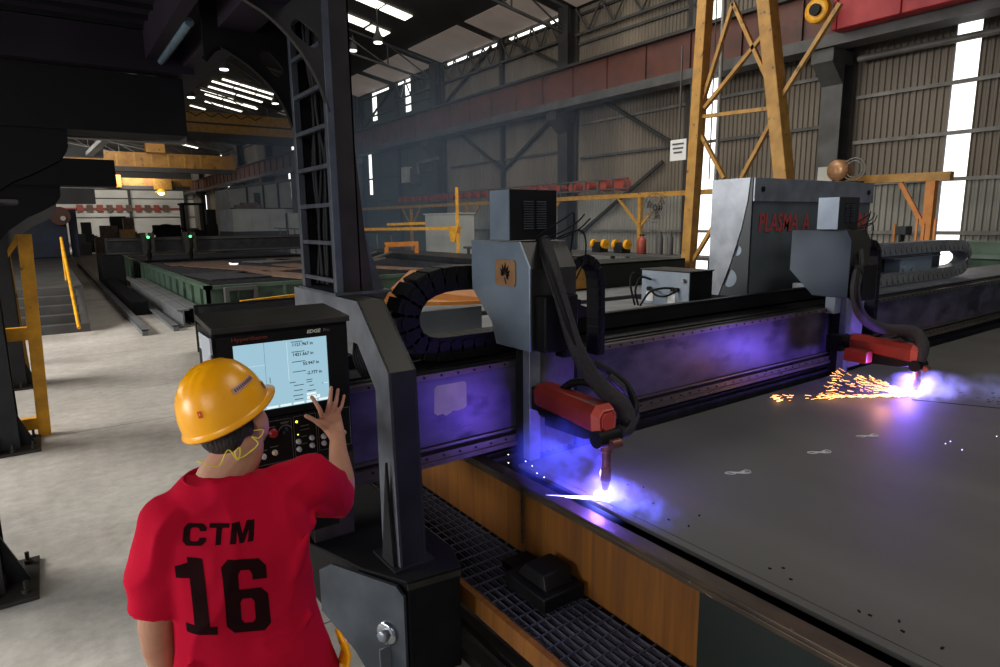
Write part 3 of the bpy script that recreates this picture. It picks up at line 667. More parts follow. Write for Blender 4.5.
# blue machine and clutter far left
bm_ = thing('blue_machine', 'dark blue machine with a red drum at the end of the raised walkway', 'machine', (-.5, 33, .85))
make('body', MB().box((-1.0, 33, .85), (.8, 35, 2.5)), 'blue', bm_, bevel=.05); make('column', MB().box((.9, 33.5, .85), (1.2, 34.2, 2.9)), 'blue', bm_, bevel=.03)
make('drum', MB().cyl((.6, 32.7, 2.6), (.6, 34, 2.6), .38, 18), 'redbrown', bm_); make('hub', MB().cyl((.7, 32.6, 2.5), (.7, 32.7, 2.5), .10, 14), 'white', bm_)
# clutter row along far floor
random.seed(11)
cl = [('wooden crate stack low in the row before the white far wall', 'rust'), ('brown crate before the white far wall beneath the dark column', 'rust'), ('low grey bin before the far wall', 'structgrey'), ('yellowish bin in the clutter row before the far wall', 'yellowfaded'), ('dark cabinet in the clutter row before the far wall', 'blackmatt'), ('green skip in the clutter row before the far wall', 'darkgreen'), ('brown skip right of the small tractor', 'rust'), ('wide black machine block before the far wall right side', 'blackmatt'), ('yellow stained bin right of the small tractor', 'yellowfaded'), ('black rack block left of the bright doorway', 'blackmatt')]
for i, (x, y, w, h) in enumerate(((3.2, 60, 2.2, 2.2), (5.2, 62, 1.4, 2.8), (1.6, 58, 1.2, 1.6), (4.4, 57, 1.8, 1.9), (4.4, 66, 2.2, 3.0), (2.3, 64, 1.3, 2.5), (9.6, 62, 2.2, 1.9), (15.0, 66, 4.2, 3.3), (11.0, 53, 1.3, 1.5), (13.2, 70, 1.6, 3.7))):
    q = MB().box((x, y, 0), (x + w, y + 1.5, h * .55)).box((x + .1, y + .1, h * .55), (x + w - .2, y + 1.3, h * .6)).box((x + w * .2, y + .2, h * .6), (x + w * .75, y + 1.2, h))
    for j in range(4): q.box((x + w * j / 4, y - .04, .1), (x + w * j / 4 + .08, y, h * .5))
    tmesh('storage_bin', q, cl[i][1], cl[i][0], 'bin')
tc = thing('tractor', 'small black tractor with open cab before the white far wall', 'vehicle', (8.6, 58, 0))
make('cab', MB().box((9.4, 58, 1.4), (9.55, 59.5, 3.8)).box((10.9, 58, 1.4), (11.05, 59.5, 3.8)).box((9.3, 57.9, 3.8), (11.1, 59.6, 3.95)), 'blackmatt', tc)
make('chassis', MB().box((7.4, 58.1, .8), (11.1, 59.4, 1.6)).box((7.2, 58.3, 1.4), (9.2, 59.2, 2.2)), 'blackmatt', tc, bevel=.05)
make('wheel', MB().cyl((10.3, 57.7, .9), (10.3, 58.2, .9), .9, 18), 'cable', tc); make('wheel', MB().cyl((7.9, 57.7, .7), (7.9, 58.2, .7), .7, 18), 'cable', tc)
make('loader_arm', MB().tube([(7.0, 57.8, .6), (7.1, 57.8, 1.7), (8, 57.8, 2.2), (9.4, 57.8, 1.8)], .09, 8, sub=4), 'blackmatt', tc)
# white container, office, band on far wall
c = thing('white_container', 'long off-white container box on the right of the far tables', 'container', (12, 45, 0))
q = MB().box((10.25, 45, 1.7), (13.7, 49, 3.18))
for j in range(3): q.box((10.3 + j * 1.15, 44.96, 1.8), (10.33 + j * 1.15, 45, 3.1))
make('body', q, 'white', c); make('stand', MB().box((10.2, 45, 0), (13.9, 49, 1.7)), 'struct', c)
make('scrap_on_roof', MB().box((10.6, 45.3, 3.18), (12.3, 46, 3.45)).box((11, 45.2, 3.45), (12, 46, 3.6)), 'rust', c)
tmesh('pale_cabinet', MB().box((13.9, 45, 0), (14.8, 46, 2.9)).box((13.95, 44.97, .3), (14.75, 45, 2.8)), 'white', 'small pale cabinet at the right end of the white container', 'cabinet')
o = thing('office_cabin', 'white panelled cabin with dark posts raised behind the container', 'cabin', (15, 55, 0))
q = MB().prism([(12.4, 55, 0), (17.4, 55, 0), (17.4, 55, 5.75), (12.4, 55, 5.0)], (0, 5, 0)); make('wall_panels', q, 'white', o)
q = MB()
for x in (13.7, 15.0, 16.2): q.box((x, 54.9, 1.5), (x + .14, 55, 5.0 + (x - 12.4) * .15))
q.box((12.4, 54.92, 3.4), (17.4, 55, 3.5)); make('posts', q, 'struct', o)
make('roof_edge', MB().bar((12.3, 54.9, 5.0), (17.5, 54.9, 5.8), .12, .2), 'purlin', o)
make('window', MB().box((14.3, 54.9, 3.7), (14.8, 55, 4.7)), 'structgrey', o)
tmesh('red_panel', MB().box((-4, 112.7, 4.6), (19, 112.8, 4.85)), 'redroll', 'thin red band along the white far wall', 'band')
for j in range(10):
    tmesh('wall_placard', MB().box((4.2 + j * 1.25, 112.55, 4.3), (5.0 + j * 1.25, 112.68, 5.3)).box((4.3 + j * 1.25, 112.53, 4.65), (4.9 + j * 1.25, 112.55, 4.95)), ('redroll', 'rust')[j % 2], 'red placard in the row on the white far wall', 'placard', group='red placards on the far wall')
for x in (0.3, 10.9, 18.6): struct('trim_10', MB().box((x, 112.6, 0), (x + .35, 113, 8.4)), 'struct')
for z in (6.2, 3.4, 7.5): struct('trim_11', MB().box((-16, 112.85, z), (20, 113, z + .12)), 'structgrey')
rp = tmesh('hanging_tarpaulin', MB().box((18.2, 86, 1.4), (19.4, 86.1, 6.2)).box((18.3, 85.95, 1.5), (18.6, 86, 6.1)), 'redroll', 'red hanging sheet beside the far bright opening', 'sheet')
# second row of far things near the gantry: long dark tables in the middle distance
md = thing('dark_table', 'long low dark table in the bluish middle distance behind the jib', 'table', (12, 18, 0))
make('top', MB().box((9.95, 12.5, .95), (11.5, 25.9, 1.1)), 'darksteel', md); make('base', MB().box((10.1, 12.8, 0), (11.4, 25.5, .95)), 'slag', md)
# ================================================================== NEAR CUTTING TABLE
ZP = .80
ct = thing('cutting_table', 'near cutting table with rusty yellow side wall under the steel plate', 'table', (3, 1.5, 0))
make('yellow_side', MB().box((1.88, 1.37, .42), (1.93, 7.5, .79)), 'rustyellow', ct)
make('dark_side', MB().box((1.88, -2.5, 0), (1.93, 1.37, .79)), 'darkgreen', ct)
make('lower_side', MB().box((1.88, 1.37, 0), (1.93, 7.5, .42)), 'blackmatt', ct)
q = MB().box((1.865, -2.5, .79), (1.95, 7.5, .81)).box((1.865, -2.5, .765), (1.885, 7.5, .79)).box((1.935, -2.5, .70), (1.95, 7.5, .79))
make('top_lip', q, mat('chipped lip', (.055, .04, .03), .45, .4, (.10, .07, .045), 14, c3=(.42, .38, .33), s3=26, l3=.68, h3=.74, stretch=(1, .35, 1)), ct, bevel=.004)
make('tank_floor', MB().box((1.975, -2.5, .05), (11.6, 11.8, .5)), 'blackmatt', ct)
q = MB()
for j in range(110): q.box((1.98, 2.9 + j * .08, .60), (11.6, 2.91 + j * .08, .785))
make('slats', q, 'slag', ct)
make('far_side', MB().box((11.6, -2.5, 0), (11.7, 11.8, .81)), 'darkgreen', ct)
make('end_wall', MB().box((1.93, 11.75, 0), (11.7, 11.8, .81)), 'darkgreen', ct)
pl = thing('steel_plate', 'large grey steel plate being cut, lying on the near table', 'steel plate', (5, 1, ZP - .02))
make('plate_body', MB().box((2.082, -2.4, ZP - .018), (9.6, 2.72, ZP + .002)), 'plate', pl)
make('cut_strip', MB().box((2.035, -2.4, ZP - .018), (2.077, 2.72, ZP + .002)), 'plate', pl)
random.seed(5)
for (cx, cy) in ((2.89, 1.91), (3.53, 1.81), (4.04, 1.78)):
    q = MB()
    for s in range(3):
        pts = [Vector((cx + (s - 1) * .035 + .03 * math.sin(t * 1.1 + s) + t * .004, cy - (s - 1) * .02 + .022 * math.cos(t * 1.3 + s * 2), ZP + .003)) for t in range(8)]
        q.tube(pts, .0028, 4, sub=3)
    make('chalk_mark', q, 'chalk', pl)
# kerf of the right cut
make('kerf_line', MB().bar((5.15, 1.97, ZP + .003), (5.5, 1.3, ZP + .003), .012, .002).bar((5.5, 1.3, ZP + .003), (6.2, .4, ZP + .003), .012, .002), 'blackmatt', pl)
q = MB()
for j in range(160):
    x = 5.5 + random.random() * 1.3; y = 1.7 - (x - 5.3) * .55 + random.gauss(0, .16); r = random.uniform(.004, .012)
    q.cbox((x, y, ZP + .004), (r * 2, r, .004), Matrix.Rotation(random.random() * 3, 3, 'Z'))
for j in range(18):
    y = random.uniform(-.2, 2.6); q.cbox((2.16 + random.random() ** 3 * .25, y, ZP + .004), (.006, .012, .004), Matrix.Rotation(random.random() * 3, 3, 'Z'))
o = tmesh('slag_specks', q, 'blackmatt', 'black slag specks scattered beside the cuts on the plate', 'slag', kind='stuff')
# grey sheets on the table beyond the gantry
tmesh('grey_sheet', MB().box((2.5, 4.2, .79), (8.2, 7.6, .81)), 'greyplate', 'pale grey sheet lying on the table behind the gantry', 'sheet')
tmesh('grey_sheet', MB().box((4.3, 8.0, .79), (10.2, 9.1, .81)), 'greyplate', 'second grey sheet farther back behind the gantry near the green trough', 'sheet')
# green trough with yellow section
gt = thing('green_trough', 'dark green trough with a yellow section behind the left cutting carriage', 'trough', (9, 9.6, .81))
make('trough_wall', MB().box((7.7, 9.2, .81), (11.55, 9.3, 1.28)).box((7.7, 10.1, .81), (11.55, 10.2, 1.28)).box((7.7, 9.2, 1.26), (11.55, 10.2, 1.30)), 'darkgreen', gt)
make('yellow_section', MB().box((7.85, 9.17, .84), (8.95, 9.2, 1.27)), 'yellowfaded', gt)
# green machine at right
gm = thing('green_tank', 'dark green ribbed tank at the right edge behind the gantry', 'tank', (13.5, 3, 0))
q = MB().loft([((13.2, 4.45, .95), (0, .02, 0), (0, 0, .6), 4), ((13.2, 4.4, .95), (.6, 0, 0), (0, 0, .78), 4), ((13.2, -1.5, .95), (.6, 0, 0), (0, 0, .78), 4)], 24)
make('shell', q, 'green', gm)
for z in (1.45, 1.05): make('rib', MB().box((12.52, -1.5, z), (12.62, 4.4, z + .07)), 'green', gm)
make('cradle', MB().box((12.7, -1.4, 0), (13.7, 4.2, .3)), 'struct', gm)
# orange frames behind chain loop
of = thing('orange_cover', 'orange chamfered cover plate seen behind the big cable chain loop', 'cover', (2.8, 4.9, .8))
make('top_sheet', MB().prism([at(383, 302, y=4.75), at(391, 288, y=4.85), at(410, 270, y=5.1), at(447, 270, y=5.1), at(505, 285, y=4.8), at(505, 300, y=4.6), at(440, 302, y=4.6)], (0, 0, -.03)), 'orange', of)
make('support_box', MB().box((2.45, 4.75, .8), (3.15, 4.95, 1.4)), 'greyplate', of)
p0 = at(385, 247, y=20); p1 = at(415, 250, y=20)
tmesh('orange_bracket', MB().bar((p0.x, 20, 1.42), (p1.x + .1, 20, 1.42), .08, .16).box((p1.x, 19.95, 1.1), (p1.x + .12, 20.05, 1.5)).box((p0.x, 19.95, 1.1), (p0.x + .1, 20.05, 1.42)), 'orange', 'orange angle bracket lying on the far dark table', 'bracket')
for i, (a, b) in enumerate((((362, 262), (392, 252)), ((364, 255), (376, 252)), ((365, 262), (385, 258)))):
    A0, B0 = at(*a, z=1.16), at(*b, z=1.16)
    tmesh('pale_bar', MB().bar(A0, B0, .05, .05), 'purlin', ('long pale bar lying on the far dark table just right of the cable tower', 'short pale bar lying on the far dark table beyond the long one', 'medium pale bar touching the long one on the far dark table')[i], 'bar')

# ================================================================== CATWALK GRATING
gw = thing('catwalk_grating', 'dark steel grating walkway with a yellow edge along the table', 'grating', (1.68, 2.5, .4))
q = MB(); GX0, GX1, GY0, GY1 = 1.48, 1.87, 1.40, 4.6
x = GX0
while x <= GX1: q.box((x, GY0, .40), (x + .0035, GY1, .43)); x += .040
y = GY0
while y <= GY1: q.box((GX0, y, .42), (GX1, y + .004, .43)); y += .08
make('bars', q, mat('grating steel', (.09, .09, .13), .35, .5, (.13, .13, .18), 10), gw)
make('yellow_edge', MB().box((GX0 - .03, GY0 - .02, .34), (GX0, GY1, .432)).box((GX0 - .03, GY0 - .04, .30), (GX1 + .01, GY0 - .01, .432)), 'rustyellow', gw)
for y in (1.6, 2.9, 4.2): make('leg', MB().box((1.5, y, 0), (1.56, y + .06, .40)), 'blackmatt', gw)
# block on the grating with hanging chain
bk = thing('rail_clamp_block', 'black stepped steel block resting on the grating by the yellow wall', 'block', (1.76, 2.05, .43))
make('block_base', MB().box((1.62, 1.98, .43), (1.86, 2.28, .50)), 'black', bk, bevel=.008)
make('block_top', MB().prism([(1.66, 2.02, .50), (1.66, 2.24, .50), (1.68, 2.20, .56), (1.68, 2.06, .56)], (.16, 0, 0)).box((1.70, 2.3, .43), (1.86, 2.42, .47)), 'black', bk, bevel=.006)
q = MB()
for j in range(17):
    z = .79 - j * .018; q.tube([(1.862 + (.008 if j % 2 else 0) * math.cos(a), 2.46 + (0 if j % 2 else .008) * math.cos(a), z + .013 * math.sin(a)) for a in [PI * t / 5 for t in range(11)]], .0025, 4)
tmesh('hanging_chain', q, 'darksteel', 'short dark chain hanging down the rusty yellow wall', 'chain')
tmesh('ground_pipe', MB().bar((1.52, .9, .06), (1.45, 3.5, .06), .06, .06).bar((1.62, .9, .06), (1.6, 3.5, .06), .05, .05), 'framebrown', 'dark pipes on the floor under the grating', 'pipe')
tmesh('ground_runway_rail', MB().ibeam((1.2, -1.5, .05), (1.2, 7.5, .05), .14, .1, .02), 'darksteel', 'floor rail carrying the black truck of the gantry', 'rail')

# ================================================================== GANTRY
ga = thing('cutting_gantry', 'long dark gantry beam with violet lit face across the near table', 'gantry', (5, 3, .9))
BX0, BX1, BY = .92, 12.3, 2.8
make('beam_body', MB().box((BX0, BY + .01, .93), (BX1, 3.30, 1.40)), 'darksteel', ga)
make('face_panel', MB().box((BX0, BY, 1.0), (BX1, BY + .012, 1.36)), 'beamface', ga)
q = MB().box((BX0, BY - .035, .93), (BX1, BY + .01, .965)).box((BX0, BY - .02, .985), (BX1, BY + .01, .998)).box((BX0, BY - .05, .905), (BX1, BY + .01, .93))
make('lower_rail', q, 'rail', ga)
make('upper_rail', MB().box((BX0, BY - .035, 1.362), (BX1, BY + .05, 1.392)), 'rail', ga)
q = MB()
for j in range(110):
    x = BX0 + .06 + j * .1; tg = q
    if j < 50:
        for zz in (.947, 1.377): make('rail_bolt', MB().cyl((x, BY - .040, zz), (x, BY - .034, zz), .006, 8), 'black', ga)
    else: q.cyl((x, BY - .040, .947), (x, BY - .034, .947), .006, 8); q.cyl((x, BY - .040, 1.377), (x, BY - .034, 1.377), .006, 8)
make('rail_bolts', q, 'black', ga)['kind'] = 'stuff'
make('top_cover', MB().box((BX0, BY + .05, 1.392), (BX1, 3.32, 1.41)), 'black', ga)
make('top_cover', MB().box((5.9, BY + .06, 1.41), (BX1, 3.5, 1.425)), 'greysteel', ga)
q = MB().box((2.3, 3.05, 1.41), (5.9, 3.08, 1.53)).box((2.3, 3.05, 1.41), (5.9, 3.35, 1.43)).box((BX0, 3.1, 1.41), (2.3, 3.12, 1.47)).box((2.3, 3.04, 1.525), (5.9, 3.10, 1.535))
make('cable_trough', q, 'black', ga, bevel=.004)
# pale patch on face left of carriage, worn edge
pt = [(1.55, 1.17), (1.555, 1.30), (1.57, 1.315), (1.74, 1.315), (1.75, 1.30), (1.75, 1.175), (1.73, 1.165), (1.70, 1.16), (1.66, 1.165), (1.65, 1.155), (1.62, 1.145), (1.60, 1.16), (1.57, 1.155)]
make('pale_patch', MB().prism([(a, BY - .001, b) for a, b in pt], (0, .002, 0)), mat('pale patch', (.42, .34, .34), .5, 0, (.35, .28, .28), 10), ga)
make('scuff_mark', MB().ball((1.36, BY - .001, 1.24), .028, 12, (.7, .1, 1)), 'black', ga)
make('end_support', MB().box((11.8, 2.5, 0), (12.2, 3.6, .93)), 'black', ga)
# -------- end truck
et = thing('gantry_truck', 'black box truck under the gantry end beside the worker with a big bolt', 'truck', (1.2, 3, .1))
q = MB().prism([(1.115, 2.30, .12), (1.365, 2.27, .12), (1.38, 2.4, .12), (1.38, 4.4, .12), (1.0, 4.4, .12), (1.0, 2.56, .12)], (0, 0, .50))
make('box_body', q, 'black', et, bevel=.008)
make('top_plate', MB().prism([(1.105, 2.28, .62), (1.36, 2.25, .62), (1.415, 2.42, .62), (1.39, 4.4, .62), (.86, 4.4, .62), (.88, 2.88, .62), (.99, 2.50, .62)], (0, 0, .012)), 'blackmatt', et, bevel=.003)
make('edge_strip', MB().bar((1.11, 2.288, .60), (1.36, 2.258, .60), .01, .03), 'framebrown', et)
SD = Vector((-.42, .9075, 0)).normalized(); SN = Vector((-SD.y, SD.x, 0)); SB = Vector((1.095, 2.29, 0))
q = plate2d([(0, .06), (0, .56), (.04, .60), (.42, .60), (.50, .55), (.50, .34), (.30, .20), (.16, .04), (.08, .02)], [], SB, SD, Z_, .008)
make('side_plate', q, mat('grey side plate', (.045, .052, .062), .4, .4, (.09, .10, .118), 3.5, bump=.05), et)
make('bolt_washer', MB().lathe(SB + SD * .10 + SN * .008 + Vector((0, 0, .36)), SN, [(0, .055), (.010, .055), (.016, .046), (.018, .025)], 28), 'chrome', et)
make('axle_bolt', MB().lathe(SB + SD * .10 + SN * .022 + Vector((0, 0, .36)), SN, [(0, .030), (.022, .030), (.028, .024), (.030, .012)], 6), 'greysteel', et)
make('wheel', MB().cyl((1.12, 2.5, .14), (1.28, 2.5, .14), .13, 24), 'darksteel', et)
make('wheel', MB().cyl((1.12, 4.1, .14), (1.28, 4.1, .14), .13, 24), 'darksteel', et)
make('hanging_strap', MB().bar(SB + SD * .10 + SN * .03 + Vector((0, 0, .02)), SB + SD * .10 + SN * .03 + Vector((0, 0, .30)), .05, .008), 'greysteel', et)
# -------- bent support frame (arm + vertical leg)
bf = thing('bent_support', 'bent grey steel frame arm carrying the cable tower over the gantry end', 'frame', (1.2, 2.6, .63))
prof = [(3.62, 1.62), (3.62, 1.80), (2.72, 1.80), (2.42, 1.52), (2.38, .63), (2.56, .63), (2.56, 1.42), (2.74, 1.60)]
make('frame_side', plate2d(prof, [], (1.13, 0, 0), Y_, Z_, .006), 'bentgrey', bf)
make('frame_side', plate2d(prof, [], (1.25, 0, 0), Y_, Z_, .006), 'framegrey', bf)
def strip(pts, x0, x1):
    q = MB()
    for a, b in zip(pts[:-1], pts[1:]): q.add([(x0, *a), (x1, *a), (x1, *b), (x0, *b)], [(0, 1, 2, 3)])
    return q
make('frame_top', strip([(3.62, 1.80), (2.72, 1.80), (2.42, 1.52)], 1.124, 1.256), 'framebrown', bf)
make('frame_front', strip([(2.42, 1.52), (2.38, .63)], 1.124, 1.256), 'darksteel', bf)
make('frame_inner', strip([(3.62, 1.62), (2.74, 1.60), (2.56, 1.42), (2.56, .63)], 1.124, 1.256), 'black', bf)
make('gusset', MB().prism([(1.10, 2.40, .63), (1.10, 2.52, .63), (1.10, 2.44, 1.12)], (.012, 0, 0)), 'darksteel', bf)
make('foot_plate', MB().box((1.09, 2.36, .632), (1.29, 2.60, .642)), 'darksteel', bf)
tmesh('lower_cover', MB().box((.90, 2.84, .634), (1.10, 3.05, .93)), mat('brown guard', (.05, .042, .03), .5, .2, (.075, .06, .045), 12), 'brownish guard plate between the console and the bent frame leg', 'cover')
q = MB()
for j in range(6): q.tube([(1.18 + .015 * j, 2.9 + .03 * j, 1.62), (1.16 + .02 * j, 2.88 + .02 * j, 1.5), (1.19 + .012 * j, 2.86, 1.41)], .006, 6, sub=4)
tmesh('small_wires', q, 'cable', 'thin black wires dropping from the bent frame to the gantry top', 'wires')

# -------- cable tower
tw = thing('cable_tower', 'tall dark steel cable tower with arched knee plates rising to the roof beams', 'tower', (1.2, 3.2, 1.81))
TZ0, TZ1 = 1.812, 3.7
q = MB().add([(1.185, 3.0, TZ1), (1.27, 3.0, TZ1), (1.27, 3.0, 2.5), (1.30, 3.0, 2.1), (1.345, 3.0, TZ0), (1.17, 3.0, TZ0)], [(0, 1, 2, 3, 4, 5)])
q = MB().prism([(1.17, 3.0, TZ0), (1.33, 3.0, TZ0), (1.30, 3.0, 2.1), (1.27, 3.0, 2.5), (1.27, 3.0, TZ1), (1.17, 3.0, TZ1)], (0, .012, 0))
make('front_plate', q, mat('tower brown black', (.016, .012, .011), .45, .2, (.03, .022, .019), 6), tw)
make('back_plate', MB().prism([(1.17, 3.48, TZ0), (1.33, 3.48, TZ0), (1.30, 3.48, 2.1), (1.27, 3.48, 2.5), (1.27, 3.48, TZ1), (1.17, 3.48, TZ1)], (0, .012, 0)), 'black', tw)
make('flange', MB().box((1.135, 2.99, TZ0), (1.172, 3.03, TZ1)), 'framegrey', tw, bevel=.003)
make('flange', MB().box((1.135, 3.46, TZ0), (1.172, 3.50, TZ1)), 'framegrey', tw, bevel=.003)
make('inner_web', MB().box((1.262, 3.0, TZ0), (1.27, 3.5, TZ1)), 'blackmatt', tw)
z = 1.86
while z < 3.2: make('rung', MB().box((1.14, 3.03, z), (1.16, 3.46, z + .02)), 'framegrey', tw); z += .185
q = MB()
random.seed(4)
for j in range(9):
    y = 3.08 + j * .042; q.tube([(1.19 + random.random() * .04, y + random.uniform(-.015, .015), z) for z in np.arange(TZ0 + .02, 3.6, .3)], .011, 6, sub=3)
make('cable_bundle', q, 'cable', tw)
make('side_gusset', MB().prism([(1.335, 3.02, TZ0), (1.40, 3.02, TZ0), (1.31, 3.02, 2.08)], (0, .012, 0)), 'framegrey', tw)
make('side_gusset', MB().prism([(1.335, 3.40, TZ0), (1.43, 3.40, TZ0), (1.31, 3.40, 2.2)], (0, .012, 0)), 'framegrey', tw)
make('base_flange', MB().box((1.12, 2.97, 1.802), (1.42, 3.52, 1.814)), 'framegrey', tw)
# knee plates: arc found on the y=3.0 / y=3.5 planes
def knee(yp, arc, hole, nm, mt):
    pts = [at(px, py, y=yp) for px, py in arc]
    P2 = smooth_path([Vector((p.x, p.z, 0)) for p in pts], 5)
    outer = [(v.x, v.y) for v in P2] + [(P2[-1].x - .05, 3.62), (1.18, 3.62), (1.18, P2[0].y)]
    hh = [at(px, py, y=yp) for px, py in hole]
    a = Vector((hh[0].x, hh[0].z)); b = Vector((hh[1].x, hh[1].z)); c = (a + b) / 2; d = b - a
    ang = math.degrees(math.atan2(d.y, d.x))
    make(nm, plate2d(outer, [slot(c.x, c.y, d.length / 2, hh[2].x, ang)] if hh[2:] else [], (0, yp, 0), X_, Z_, .008), mt, tw)
    return pts
class _h: pass
def knee2(yp, arc, s0, s1, sr, mt):
    P2 = smooth_path([Vector((at(px, py, y=yp).x, at(px, py, y=yp).z, 0)) for px, py in arc], 5)
    outer = [(v.x, v.y) for v in P2] + [(P2[-1].x, 3.62), (1.16, 3.62), (1.16, P2[0].y)]
    a = at(*s0, y=yp); b = at(*s1, y=yp); c = (a + b) / 2; d = b - a
    q = plate2d(outer, [slot(c.x, c.z, d.length / 2, sr, math.degrees(math.atan2(d.z, d.x)))], (0, yp, 0), X_, Z_, .008)
    make('knee_plate', q, mt, tw)
    q = MB()
    pts = [(v.x, yp, v.y) for v in P2]
    for u, v in zip(pts[:-1], pts[1:]): q.bar(u, v, .03, .006, up=(1, 0, 1))
    make('knee_edge', q, mt, tw)
knee2(3.0, [(329, 112), (318, 82), (303, 55), (285, 32), (266, 14), (248, 2), (235, -6)], (298, 28), (312, 40), .035, mat('knee brown black', (.020, .017, .016), .45, .2, (.028, .024, .022), 6))
knee2(3.5, [(293, 128), (283, 105), (268, 84), (250, 67), (233, 55), (217, 47), (204, 60)], (266, 58), (277, 71), .032, 'blackmatt')

# ================================================================== OVERHEAD PLATFORM (dark steel)
pf = thing('overhead_platform', 'dark purple steel deck with long beams overhead at the upper left', 'platform', (-1, 4, 3))
make('deck', MB().box((-4.5, 2.1, 3.30), (.62, 4.7, 3.36)), 'structpurple', pf)
q = MB()
for j in range(13): q.box((-4.5, 2.2 + j * .2, 3.275), (.62, 2.215 + j * .2, 3.30))
make('deck_ribs', q, 'blackmatt', pf)
make('edge_beam', MB().box((.60, 1.2, 3.12), (.66, 5.4, 3.42)), 'structpurple', pf)
make('long_beam', MB().box((.80, 1.0, 3.10), (.98, 5.3, 3.5)), 'structpurple', pf, bevel=.005)
make('pipe', MB().cyl((.684, 3.55, 3.12), (.684, 5.0, 3.12), .022, 14), mat('painted sheen pipe', (.16, .22, .26), .25, .2, (.10, .13, .16), 3, stretch=(1, .6, 1)), pf)  # pale blue colour stands in for the sky reflected along the pipe
make('cross_beam', MB().box((-4.5, 4.45, 3.06), (.86, 4.6, 3.28)), 'structpurple', pf)
make('tie_beam', MB().box((-4.5, 3.0, 3.45), (1.27, 3.5, 3.75)), 'blackmatt', pf)
make('tie_beam', MB().box((.95, 2.9, 3.62), (1.6, 3.6, 3.7)), 'black', pf)
make('upper_fill', MB().box((-4.5, 3.5, 3.36), (1.2, 3.52, 3.9)), 'blackmatt', pf)
def portal(name, lab, Yc, x1, z0, z1, mt='blackmatt', body=True):
    t = thing(name, lab, 'portal frame', (-.5, Yc, 0))
    make('beam', MB().box((-5, Yc, z0), (x1, Yc + .28, z1)), mt, t, bevel=.006)
    if body:
        make('column', MB().ibeam((-.60, Yc + .14, .03), (-.60, Yc + .14, z0), .36, .34, .02), 'darksteel', t)
        make('column', MB().ibeam((-4.8, Yc + .14, .03), (-4.8, Yc + .14, z0), .30, .30, .02), 'darksteel', t)
        make('base_plate', MB().box((-1.0, Yc - .15, 0), (-.26, Yc + .42, .025)), 'framebrown', t, bevel=.003)
        make('base_plate', MB().box((-5.1, Yc - .18, 0), (-4.5, Yc + .42, .025)), 'framebrown', t)
        make('base_gusset', MB().prism([(-.42, Yc + .10, .025), (-.30, Yc + .10, .025), (-.42, Yc + .10, .34)], (0, .02, 0)), 'darksteel', t); make('base_gusset', MB().prism([(-.60, Yc - .01, .025), (-.60, Yc - .13, .025), (-.60, Yc - .01, .3)], (.02, 0, 0)), 'darksteel', t)
        for bx, by in ((-.32, -.07), (-.32, .34), (-.92, -.07), (-.92, .34), (-.48, -.1)):
            make('anchor_bolt', MB().cyl((bx, Yc + by, .025), (bx, Yc + by, .05), .026, 6).cyl((bx, Yc + by, .05), (bx, Yc + by, .10), .012, 8), 'framebrown', t)
        # arched haunch below the beam
        hp = [(-.60, z0), (.17, z0), (.165, z0 - .10), (.12, z0 - .17), (.0, z0 - .24), (-.12, z0 - .30), (-.28, z0 - .42), (-.44, z0 - .62), (-.60, z0 - .95)]
        for yy in (.05, .24): make('haunch', plate2d(hp, [slot(-.27, z0 - .155, .07, .032, 0)] if Yc > 7 else [], (0, Yc + yy, 0), X_, Z_, .008), mt, t)
    return t
portal('support_portal', 'nearest black portal frame beam at the left with its column foot on the floor', 4.50, .80, 2.70, 3.04)
portal('support_portal', 'second black portal frame with arched haunch behind the nearest beam', 7.55, .645, 2.54, 2.80)
t3 = portal('support_portal', 'third portal frame, its shorter grey beam end showing beyond the second', 10.6, .63, 2.46, 2.67, 'structgrey')
tmesh('lit_flange_bars', MB().box((-.3, 4.9, 2.70), (.86, 5.0, 2.745)).box((-.3, 6.2, 2.70), (.46, 6.3, 2.765)).bar((.40, 5.0, 2.72), (.36, 6.2, 2.72), .05, .03), 'purlin', 'pale bars painting in lit flange undersides between the nearest and second portal beams', 'tray')  # pale bars stand in for light on the flange undersides

